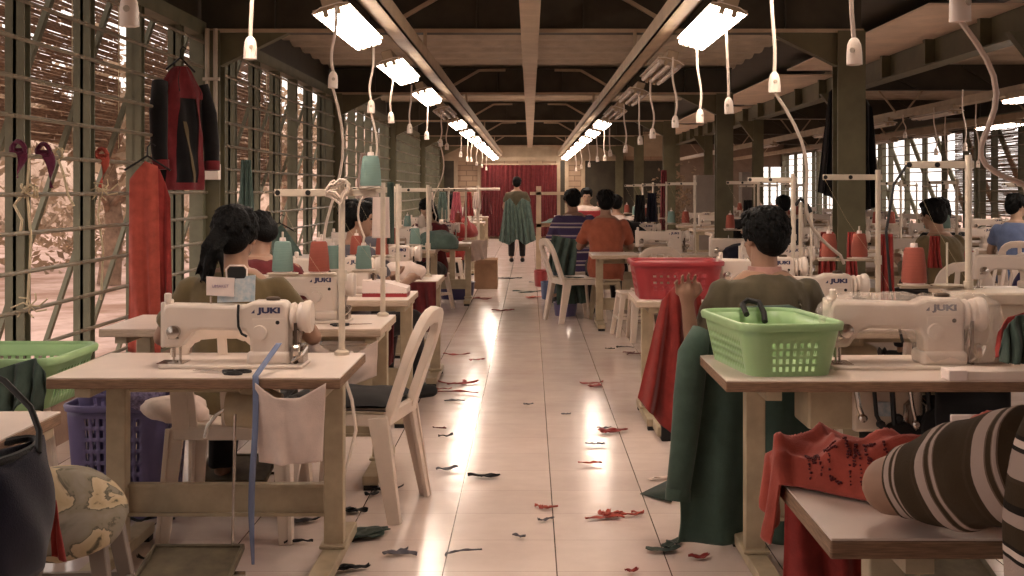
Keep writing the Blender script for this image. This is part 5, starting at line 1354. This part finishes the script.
for i, (px, py, l) in enumerate(((97, 190, 'frayed white tie on the second window post'), (24, 306, 'yellowish tie at the lower end of the nearest window post'))):
    y = 2.40 * F / (VX - px) - .06; p = at(px + 6, py, y); b = MB()
    for k in range(7):
        a = k * .9; b.tube([p, p + V((.04 * math.cos(a), .01, .035 * math.sin(a))), p + V((.09 * math.cos(a + .4), .0, .06 * math.sin(a + .6)))], .004, 5)
    tag(b.build('string_tie', M['string'], None), l, 'string')

# ------------------------------------------------------------------ along the aisle
make_chair('white plastic chair further up the right side of the aisle, facing right', (.46, 12.40, 0), -1.25, slats=0)
make_chair('white slatted plastic chair behind the red basket', (1.10, 10.85, 0), .0, slats=4)
make_stool('low white plastic stool behind the red basket', (.92, 11.15, 0), .1, h=.40, w=.14)
make_stool('stool under the man in the orange shirt', (.775, 12.72, 0), .0, mt='beige_metal', h=.40, w=.14)
make_stool('stool under the person in the purple striped shirt', (.515, 13.9, 0), .0, h=.40, w=.14)
make_basket('laundry_basket', 'red plastic basket on the third right table', (.815, 7.03, TZ), .0, .42, .36, .205, .035, 'red_plastic', rows=3, hole_h=.020, band=.016, cell=.016, z0=.05)
for i, (x, y, rz) in enumerate(((-1.0, 7.55, 0), (-1.12, 6.3, .2), (-1.1, 8.9, -.3), (-1.1, 10.6, .1), (1.2, 16.5, 0), (-1.05, 16.7, 0), (-1.06, 13.6, 2.7), (.9, 20.05, PI), (1.25, 9.35, .1))):
    make_stool(['stool under the worker in the grey shirt', 'stool under the worker bent low over a machine', 'stool under the worker half hidden on the left', 'empty stool up the left row', 'stool under the worker in a pale shirt', 'stool under the worker in the red shirt', 'stool under the long-haired woman', 'stool under the worker facing the camera', 'empty stool tucked under a table on the right row'][i], (x - (.1 if i < 3 else 0), y, 0), rz, h=.40, w=.14)
hang('cloth', 'dark red cloth hanging from the side of a table up the left row', 'cloth', [at(404, 282, 8.20), at(436, 282, 8.20)], [at(404, 338, 8.18), at(436, 330, 8.18)], 'dark_red', folds=3, amp=.02, seed=41)
hang('cloth', 'maroon cloth hanging under the right end of the second left table', 'cloth', [at(384, 322, 6.05), at(394, 320, 6.05)], [at(383, 372, 6.03), at(393, 362, 6.03)], 'dark_red', folds=1.5, amp=.015, seed=42, nu=16)
hang('cloth', 'off-white cloth draped from a table end far up the left row', 'cloth', [at(462, 240, 14.4), at(488, 240, 14.4)], [at(470, 262, 14.4), at(487, 258, 14.4)], 'white_cloth', folds=2, amp=.02, seed=43)
t = thing('white_box', 'white box with a red band on the third left table', 'box', (-.80, 7.10, TZ)); b = MB(); b.prism([(-.14, .02), (.11, .02), (.11, .05), (.0, .08), (-.14, .095)], -.1, .1); b.build('lid', M['card'], t); b = MB(); b.bx(-.14, .11, -.1, .1, 0, .022); b.build('red_band', M['red_plastic'], t)
def bin_(label, px0, px1, py0, py1, mtr, name='bin', cat='bin', dy=.4):
    y = EYE * F / (py1 - VY); a, c = at(px0, py1, y), at(px1, py0, y)
    cx, w, h = (a.x + c.x) / 2, (c.x - a.x) / 2, c.z
    t = thing(name, label, cat, (cx, y + dy / 2, 0)); b = MB()
    b.rings([(0, 0, 0, w * .88, dy * .42), (0, 0, h * .5, w * .96, dy * .46), (0, 0, h, w, dy * .5), (0, 0, h + .012, w * 1.05, dy * .52), (0, 0, h + .012, w * .9, dy * .45), (0, 0, h - .03, w * .88, dy * .42)], 28); b.build('tub', M[mtr], t, smooth=40)
    return t
bin_('pink plastic tub on the aisle floor beyond the lone chair', 534, 548, 272, 287, 'red_plastic', 'tub', 'tub')
bin_('pale blue tub on the aisle floor behind the lone chair', 541, 556, 284, 300, 'blue_tee', 'tub', 'tub')
bin_('violet tub under the lone white chair', 554, 578, 305, 317, 'purple_plastic', 'tub', 'tub')
bin_('indigo tub on the floor by a far left table', 438, 474, 284, 300, 'plastic_blue', 'tub', 'tub')
t = thing('cardboard_box', 'brown cardboard box on the floor at the far left of the aisle', 'box', (-.57, 16.6, 0)); b = MB(); b.bx(-.16, .14, -.2, .2, 0, .36); b.build('box_body', M['cardboard'], t, bevel=.006); b = MB(); b.box((-.0, -.24, .36), (.28, .1, .006), rx=-.5); b.box((.0, .24, .36), (.28, .1, .006), rx=.5); b.build('flap', M['cardboard'], t)
hang('cloth', 'dark green cloth hanging over the lone white chair', 'cloth', [at(556, 276, 12.5), at(584, 277, 12.5)], [at(557, 305, 12.45), at(586, 303, 12.45)], 'green_cloth', folds=3, amp=.03, seed=45)
hang('cloth', 'sage green cloth in the lap of the person in purple stripes', 'cloth', [at(552, 235, 13.15), at(578, 240, 13.15)], [at(548, 268, 13.1), at(574, 282, 13.1)], 'teal_cloth', folds=3, amp=.05, seed=46)
hang('garment', 'bundle of teal garments carried by the standing person', 'garment', [at(505, 202, 22.35), at(510, 198, 22.33), at(516, 206, 22.33), at(522, 198, 22.33), at(530, 202, 22.35)], [at(499, 241, 22.3), at(509, 245, 22.28), at(517, 239, 22.3), at(525, 245, 22.28), at(536, 240, 22.3)], 'teal_cloth', folds=7, amp=.05, seed=47, nu=70)
# rack of finished garments and the red curtain
t = thing('garment_rack', 'garment rail on posts far up the left side, in front of the red curtain', 'rack', (0, 0, 0)); b = MB(); b.tube([at(398, 190, 16.5), at(500, 189, 16.5)], .018, 8); b.build('rail', M['stand'], t)
for px in (400, 478):
    p = at(px, 188, 16.5); b = MB(); b.tube([(p.x, p.y, 0), (p.x, p.y, p.z + .03)], .02, 8); b.build('post', M['stand'], t)
for i, (a, c, y1, mm, l) in enumerate(((436, 449, 222, 'teal_cloth', 'teal garment on the far rack'), (450, 463, 220, 'pink_cloth', 'bright pink garment on the far rack'), (463, 474, 216, 'red_cloth', 'red garment on the far rack'), (472, 481, 208, 'white_cloth', 'white garment on the far rack'), (424, 436, 224, 'white_cloth', 'pale garment at the left of the far rack'), (480, 492, 214, 'dark_red', 'maroon garment at the right of the far rack'))):
    small_hang(l + ', left of the aisle', 'garment', a, c, 192, y1, 16.45, mm, 50 + i, group='garments on the far rack', tw=.5)
def cur(u, v):
    x = -1.30 + 2.02 * u; return V((x, YE - .14 + .035 * math.sin(2 * PI * 17 * u + .8 * math.sin(3 * v)) * (.5 + .5 * v), 1.97 - 1.9 * v + .01 * math.sin(2 * PI * 17 * u)))
t = thing('curtain', 'red pleated curtain across the opening in the end wall', 'curtain', (0, 0, 0)); b = MB(); b.grid(cur, 170, 16); b.build('drape', M['dark_red'], t, smooth=180); b = MB(); b.tube([(-1.34, YE - .14, 1.985), (.74, YE - .14, 1.985)], .02, 8); b.build('curtain_rod', M['tan_steel'], t)
# cutting table with its wooden posts
t = thing('cutting_table', 'wooden cutting table at the end of the aisle with a tall front post', 'table', (.62, 20.6, 0)); b = MB(); b.bx(-.52, .60, -.4, .4, .70, .76); b.build('tabletop', M['ply'], t)
for x in (-.48, .56):
    for yy in (-.36, .36): b = MB(); b.bx(x - .04, x + .04, yy - .04, yy + .04, 0, 1.36 if (x < 0 and yy < 0) else .70); b.build('leg', M['tan_steel'], t)
b = MB(); b.bx(-.62, .12, -.40, -.36, 1.22, 1.27); b.build('cross_rail', M['tan_steel'], t)
b = MB(); b.grid(lambda u, v: V((.18 + .62 * u, 20.35 + .5 * v, .765 + .07 * abs(noise.noise(V((u * 4, v * 4, 2)))) * 2 * math.sin(PI * u) * math.sin(PI * v) + .03 * math.sin(PI * u) * math.sin(PI * v))), 30, 24); tag(b.build('cloth', M['teal_cloth'], None, smooth=180, solid=.004), 'crumpled teal cloth on the cutting table at the end of the aisle', 'cloth')
make_basket('laundry_basket', 'red basket of cloth near the end wall beside the cutting table', (.86, 19.3, .76), 0, .46, .36, .22, .04, 'red_plastic', rows=2, cell=.03)
bx = thing('side_table', 'small table under the red basket near the end wall', 'table', (.86, 19.3, 0)); b = MB(); b.bx(-.32, .32, -.26, .26, .72, .76); b.build('tabletop', M['ply'], bx)
for x in (-.28, .28):
    for yy in (-.22, .22): b = MB(); b.bx(x - .03, x + .03, yy - .03, yy + .03, 0, .72); b.build('leg', M['tan_steel'], bx)
b = MB(); b.ball((0, 0, 0), (.2, .15, .09), 20, 12); b.v = [tuple(V(p) * (1 + .25 * noise.noise(V(p) * 12))) for p in b.v]; o = b.build('cloth', M['white_cloth'], None, smooth=180); o.location = (.86, 19.3, .97); tag(o, 'pale cloth heaped in the red basket near the end wall', 'cloth')

# ------------------------------------------------------------------ floor scraps
def scrap(px, py, L, W, ang, mt, label, seed, curl=.02, n=1, group=None):
    rr = random.Random(seed); p = at(px, py, EYE * F / (py - VY)); p.z = 0; b = MB(); L *= .82; W *= .85
    for k in range(n):
        a0 = ang + (rr.uniform(-1.2, 1.2) if k else 0); o_ = V((rr.gauss(0, L * .25), rr.gauss(0, L * .25), 0)) if k else V((0, 0, 0)); bend = rr.uniform(-1.3, 1.3); ll = L * (1 if not k else rr.uniform(.4, .8))
        def fn(u, v):
            s = (u - .5) * ll; a = a0 + bend * (u - .5); w = W * (.35 + .65 * math.sin(PI * min(1, .12 + u * .9))) * (v - .5)
            q = o_ + V((math.cos(a) * s - math.sin(a) * w, math.sin(a) * s + math.cos(a) * w, 0))
            q.z = .005 + curl * (.5 + .5 * noise.noise(V((u * 4, v * 2, seed * 1.7 + k)))) * (.3 + abs(v - .5) + abs(u - .5))
            return p + q
        b.grid(fn, 14, 5)
    tag(b.build('fabric_scrap', M[mt], None, smooth=180, solid=.002), label, 'fabric scrap', 'scraps on the floor')
SCR = [(457, 356, .28, .05, .1, 'red_cloth', 'red scrap on the left edge of the aisle beyond the plastic chair', 1), (476, 361, .16, .06, .4, 'red_cloth', 'short crumpled red scrap at the left of the aisle, next to a longer one', 1),
 (457, 385, .42, .045, .05, 'red_cloth', 'long red strip on the left of the aisle, the farther of two', 2), (452, 393, .46, .03, -.1, 'red_cloth', 'long thin red strip on the left of the aisle, the nearer of two', 2), (420, 386, .2, .12, .3, 'teal_cloth', 'teal scrap behind the legs of the aisle chair', 2),
 (592, 385, .20, .07, .3, 'red_cloth', 'red scrap in the right of the aisle, middle distance', 2), (613, 433, .20, .08, .0, 'red_cloth', 'red knotted scrap near the right tile joint of the aisle', 2), (548, 510, .10, .02, .3, 'orange_red', 'orange red thread tangle on the middle tile joint', 4),
 (604, 520, .20, .03, .1, 'orange_red', 'tangled orange red scrap at the right front of the aisle', 5), (631, 517, .12, .025, .1, 'orange_red', 'short orange red scrap right of the tangled one', 2), (448, 471, .14, .05, .6, 'grey_tee', 'grey scrap on the left glare stripe of the floor', 1), (483, 478, .17, .035, .1, 'black_cloth', 'black curled scrap left of the middle tile joint', 2),
 (546, 522, .10, .018, .7, 'grey_tee', 'dark thread scrap just below the orange thread tangle', 1), (520, 539, .07, .02, -.5, 'grey_tee', 'tiny dark scrap near the bottom middle of the aisle', 1), (459, 554, .20, .012, .5, 'grey_tee', 'thin dark thread near the bottom left of the aisle', 1),
 (386, 492, .22, .035, .1, 'black_cloth', 'black scrap on the floor under the aisle chair', 3), (352, 513, .16, .06, .0, 'black_cloth', 'black scrap behind the front left table leg', 3), (358, 536, .30, .12, .4, 'green_cloth', 'dark green scrap on the floor right of the front left table', 3), (400, 556, .16, .03, .1, 'grey_tee', 'small grey scrap at the bottom, right of the green one', 2), (354, 571, .14, .05, .3, 'black_cloth', 'black scrap at the bottom edge beside the table foot', 2),
 (298, 524, .22, .06, .0, 'trousers', 'dark scrap under the crossbeam of the front left table', 1), (299, 544, .14, .02, .1, 'trousers', 'thin dark scrap in front of the crossbeam, front left table', 1), (140, 523, .16, .03, .1, 'black_cloth', 'black scrap beside the printed pillow', 2), (146, 562, .12, .02, -.1, 'black_cloth', 'thin black scrap left of the treadle', 1),
 (664, 553, .16, .06, .1, 'green_cloth', 'green scrap on the floor by the jacket hem', 2), (668, 549, .09, .05, 1.0, 'green_cloth', 'small folded green scrap beside the jacket hem', 1), (700, 560, .10, .04, .3, 'red_cloth', 'dark red scrap under the jacket hem', 1), (632, 574, .06, .03, .3, 'red_cloth', 'tiny red scrap at the bottom edge of the aisle', 1),
 (664, 480, .20, .035, .0, 'white_cloth', 'pale scrap beside the jacket sleeve', 1), (604, 430, .10, .012, .1, 'grey_tee', 'thin grey thread beside the red knotted scrap', 1), (595, 446, .12, .015, 0, 'grey_tee', 'grey thread scrap in the right glare stripe', 2), (625, 348, .22, .02, .0, 'trousers', 'thin dark strip by the stool leg on the right', 1), (633, 355, .18, .05, .2, 'dark_red', 'dark red scrap beside the third right table leg', 2),
 (503, 311, .30, .05, .0, 'red_cloth', 'red scrap by the far left table foot', 2), (478, 299, .40, .05, .0, 'red_cloth', 'flat red scraps under the indigo tub', 3), (527, 292, .45, .08, .0, 'green_cloth', 'dark green scrap in the middle of the aisle, far off', 2), (536, 283, .25, .05, .1, 'grey_tee', 'grey scrap beyond the dark green one in the aisle', 1), (536, 298, .30, .07, .1, 'orange_red', 'orange red scraps beside the pale blue tub', 3), (508, 279, .5, .06, .0, 'trousers', 'brown scraps beside the cardboard box', 3),
 (528, 406, .08, .02, .3, 'grey_tee', 'small grey scrap in the middle of the aisle', 1), (566, 416, .07, .02, .3, 'grey_tee', 'faint scrap right of the middle tile joint', 1), (440, 430, .10, .02, -.4, 'dark_red', 'dark red crumb scrap right of the chair legs', 1), (446, 438, .10, .03, .3, 'trousers', 'brown scrap right of the chair legs', 1), (455, 402, .18, .03, 0, 'grey_tee', 'grey strip below the long red strips', 1), (590, 465, .14, .015, .0, 'orange_red', 'thin pale orange thread in the right of the aisle', 1), (610, 350, .10, .02, .0, 'trousers', 'tiny dark scrap in the right of the aisle, far off', 1)]
for i, (px, py, L, W, a, mt, l, n) in enumerate(SCR): scrap(px, py, L, W, a, mt, l, i, n=n)
b = MB(); b.add([at(640, 495, 5.18) * V((1, 1, 0)) if False else V((at(640, 495, 5.33).x, 5.33, .004)), V((at(668, 487, 5.47).x, 5.47, .03)), V((at(672, 505, 5.16).x, 5.16, .012))], [(0, 1, 2)]); tag(b.build('fabric_scrap', M['green_cloth'], None, solid=.003), 'flat green triangular scrap beside the jacket cuff', 'fabric scrap', 'scraps on the floor')
t = thing('cable_clamp', 'small black adjuster by the foot of the third right table', 'clamp', (.71, 6.62, 0)); b = MB(); b.bx(-.05, .05, -.14, .1, .02, .07); b.build('clamp_body', M['beige_metal'], t, bevel=.006); b = MB(); b.bx(-.03, .03, -.16, -.10, 0, .08); b.build('rubber_end', M['black'], t, bevel=.006)

# ------------------------------------------------------------------ the east hall
YQ = [7.2, 9.75, 11.3, 12.7, 15.4, 17.2, 19.0, 21.0]
for i, y in enumerate(YQ):
    o = dup(T1, (3.10, y, 0), None, 'sewing table, %s from the camera between the column rows' % ORD[i], 'sewing tables between the column rows')
    dup(M1, (2.95 + rnd.uniform(-.1, .2), y + .3, TZ), None, 'white sewing machine on the %s table between the column rows' % ORD[i], 'sewing machines between the column rows')
    if i < 7:
        dup(SA, (3.50, y + .5, TZ), rnd.uniform(-.2, .2), 'thread stand on the %s table between the column rows' % ORD[i], 'thread stands between the column rows')
        for dx, w in ((-.23, 'outer'), (-.09, 'inner')):
            dup(rnd.choice((CT, CR, CR)), (3.50 + dx, y + .5, TZ + .281), None, 'thread cone, %s one on the %s stand between the column rows' % (w, ORD[i]), 'thread cones between the column rows')
for r_, x in enumerate((4.75, 6.35)):
    for i in range(9):
        y = 12.45 + i * 1.85 + r_ * .4
        dup(T1, (x, y, 0), None, 'sewing table, %s from the camera in the %s row of the east hall' % (ORD[i], ('inner', 'outer')[r_]), 'sewing tables of the east hall')
        dup(M1, (x - .1 + rnd.uniform(-.15, .15), y + .3, TZ), None, 'white sewing machine on the %s table of the %s row, east hall' % (ORD[i], ('inner', 'outer')[r_]), 'sewing machines of the east hall')
        if i % 2 == 0: dup(SA, (x + .4, y + .5, TZ), .1, 'thread stand on the %s table of the %s row, east hall' % (ORD[i], ('inner', 'outer')[r_]), 'thread stands of the east hall')
make_chair('white plastic chair right of the orange cone, nearest of the right hand chairs', (2.86, 8.55, 0), .05, slats=4)
make_chair('white plastic chair in front of the olive-shirted worker', (3.20, 9.12, 0), .5, slats=4)
make_chair('dark blue plastic chair at the right edge', (3.26, 8.30, 0), .1, mt='plastic_blue', slats=3)
make_chair('white plastic chair under the man in the grey blue shirt', (4.70, 11.9, 0), -.5)
hang('garment', 'black jacket hanging on the left side of the olive column', 'jacket', [at(829, 92, 9.75), at(842, 80, 9.70)], [at(818, 192, 9.7), at(846, 204, 9.7)], 'black_cloth', folds=3, amp=.03, seed=61)
hang('garment', 'black jacket hanging on the right side of the olive column', 'jacket', [at(856, 84, 9.70), at(872, 108, 9.75)], [at(854, 214, 9.7), at(880, 206, 9.7)], 'black_cloth', folds=3, amp=.03, seed=62)
for i, (a, c, y0, y1, y, l) in enumerate(((818, 836, 232, 280, 7.6, 'red cloth hanging left of the olive column, behind the red cones'), (846, 858, 232, 282, 7.6, 'narrow red cloth hanging in front of the olive column'), (876, 896, 234, 305, 6.6, 'red cloth hanging right of the olive column'), (928, 942, 236, 268, 8.7, 'small red cloth beside the olive-shirted worker'))):
    small_hang(l, 'cloth', a, c, y0, y1, y, 'red_cloth', 70 + i, 'cloth', tw=.7)
def heapcloth(label, x, y, z, r, m_, seed):
    b = MB(); b.ball((0, 0, 0), r, 26, 16); b.v = [tuple(V(p) * (1 + .30 * noise.noise(V(p) * 7 + V((seed, 0, 0))) + .12 * noise.noise(V(p) * 19))) for p in b.v]; b.v = [(p[0], p[1], max(p[2], -r[2] * .55)) for p in b.v]
    o = b.build('cloth_heap', M[m_], None, smooth=180); o.location = (x, y, z + r[2] * .55); tag(o, label, 'cloth', 'cloth heaps on the machine tables')
heapcloth('navy cloth heaped on a machine table right of the slatted chair', 1.75, 10.0, TZ + .02, (.24, .14, .11), 'navy_cloth', 1)
heapcloth('dark garment heap on a right row table beyond the man in orange', 1.05, 14.2, TZ, (.26, .18, .18), 'black_cloth', 2)
heapcloth('teal cloth heap on a far left table', -.95, 12.8, TZ, (.24, .2, .12), 'teal_cloth', 3)
heapcloth('pale cloth heap on a left table beyond the third', -.85, 8.45, TZ, (.14, .12, .08), 'white_cloth', 4)
heapcloth('red cloth heap on a far left table', -.9, 15.9, TZ, (.22, .2, .14), 'red_cloth', 5)
heapcloth('red cloth heap on the second table between the column rows', 3.40, 10.0, TZ, (.16, .14, .12), 'red_cloth', 6)
heapcloth('dark heap on a table between the column rows, behind the moss-shirted man', 2.75, 15.65, TZ, (.3, .2, .16), 'black_cloth', 7)
for i, (a, c, y0, y1, y, mm, l) in enumerate(((634, 646, 195, 222, 13.0, 'black_cloth', 'black garment hanging above the right row beyond the man in orange'), (646, 658, 193, 222, 13.1, 'navy_cloth', 'navy garment hanging beside the black one, right row'), (660, 668, 170, 230, 17, 'dark_red', 'brown red garment hanging at a right column'), (742, 754, 200, 238, 12.2, 'black_cloth', 'black garment hanging behind the head of the moss-shirted man'))):
    small_hang(l, 'garment', a, c, y0, y1, y, mm, 80 + i, tw=.7)
for i, (a, c, y0, y) in enumerate(((696, 720, 175, 24.5), (742, 752, 172, 26.0))):
    p, q = at(a, y0, y), at(c, y0, y); t = thing('locker', ('tall grey locker beyond the second right column', 'narrow grey locker behind the third right column')[i], 'locker', ((p.x + q.x) / 2, y + .2, 0)); w = q.x - p.x
    b = MB(); b.bx(-w / 2, w / 2, -.2, .2, 0, p.z); b.build('cabinet_body', M['grey_panel'], t, bevel=.008); b = MB(); b.bx(-w / 2 + .02, -.004, -.212, -.2, .06, p.z - .03); k = b.build('door', M['grey_panel'], t); b = MB(); b.bx(-.03, -.018, -.222, -.21, .6, .7); b.build('handle', M['steel'], k); b = MB(); b.bx(.004, w / 2 - .02, -.212, -.2, .06, p.z - .03); b.build('door', M['grey_panel'], t)
t = thing('shrub', 'leafy shrub seen through the gap between the right columns', 'shrub', (2.95, 26.0, 0)); b = MB(); rr = random.Random(8)
for i in range(500):
    c = V((rr.gauss(0, .22), rr.gauss(0, .2), .3 + abs(rr.gauss(.6, .45)))); s = rr.uniform(.04, .09); a = V((rr.gauss(0, 1), rr.gauss(0, 1), rr.gauss(0, .7))).normalized(); d = a.cross(V((rr.gauss(0, 1), rr.gauss(0, 1), rr.gauss(0, 1)))).normalized(); b.add([c - a * s, c - d * s * .45, c + a * s, c + d * s * .45], [(0, 1, 2, 3)])
b.build('leaves', M['leaf'], t, smooth=0); b = MB(); b.tube([(0, 0, 0), (.03, 0, .5), (0, .03, 1.1)], [.03, .025, .012], 7); b.build('stem', M['bark'], t)
t = thing('support_rod', 'thin rod with a dark tip standing by the man in the moss shirt', 'rod', (1.58, 7.3, TZ)); b = MB(); b.tube([(0, 0, 0), (0, 0, .53)], .012, 8); b.tube([(.06, 0, 0), (.065, 0, .47)], .008, 8); b.build('rod', M['stand'], t); b = MB(); b.tube([(-.03, 0, .51), (0, 0, .55), (.04, 0, .51), (.06, 0, .47)], .012, 6); b.build('dark_tip', M['black'], t)

# ------------------------------------------------------------------ daylight, camera, view
w = bpy.data.worlds.new('overcast'); SC.world = w; w.use_nodes = True; t = w.node_tree
bg = t.nodes['Background']; bg.inputs['Color'].default_value = (1.0, .88, .80, 1); bg.inputs['Strength'].default_value = 1.3
cam = bpy.data.cameras.new('camera'); co = bpy.data.objects.new('camera', cam); COL.objects.link(co)
co.location = (0, 0, EYE); co.rotation_euler = (PI / 2, 0, 0)
cam.sensor_width = 36.0; cam.lens = F / 1024 * 36.0; cam.shift_x = -(VX - 512) / 1024; cam.shift_y = -(288 - VY) / 1024; cam.clip_start = .05; cam.clip_end = 300
SC.camera = co
SC.view_settings.view_transform = 'Standard'; SC.view_settings.look = 'None'; SC.view_settings.gamma = 1.0; SC.view_settings.exposure = 0.75; SC.view_settings.use_curve_mapping = False
try:
    SC.cycles.use_denoising = True; SC.cycles.max_bounces = 8
except Exception: pass
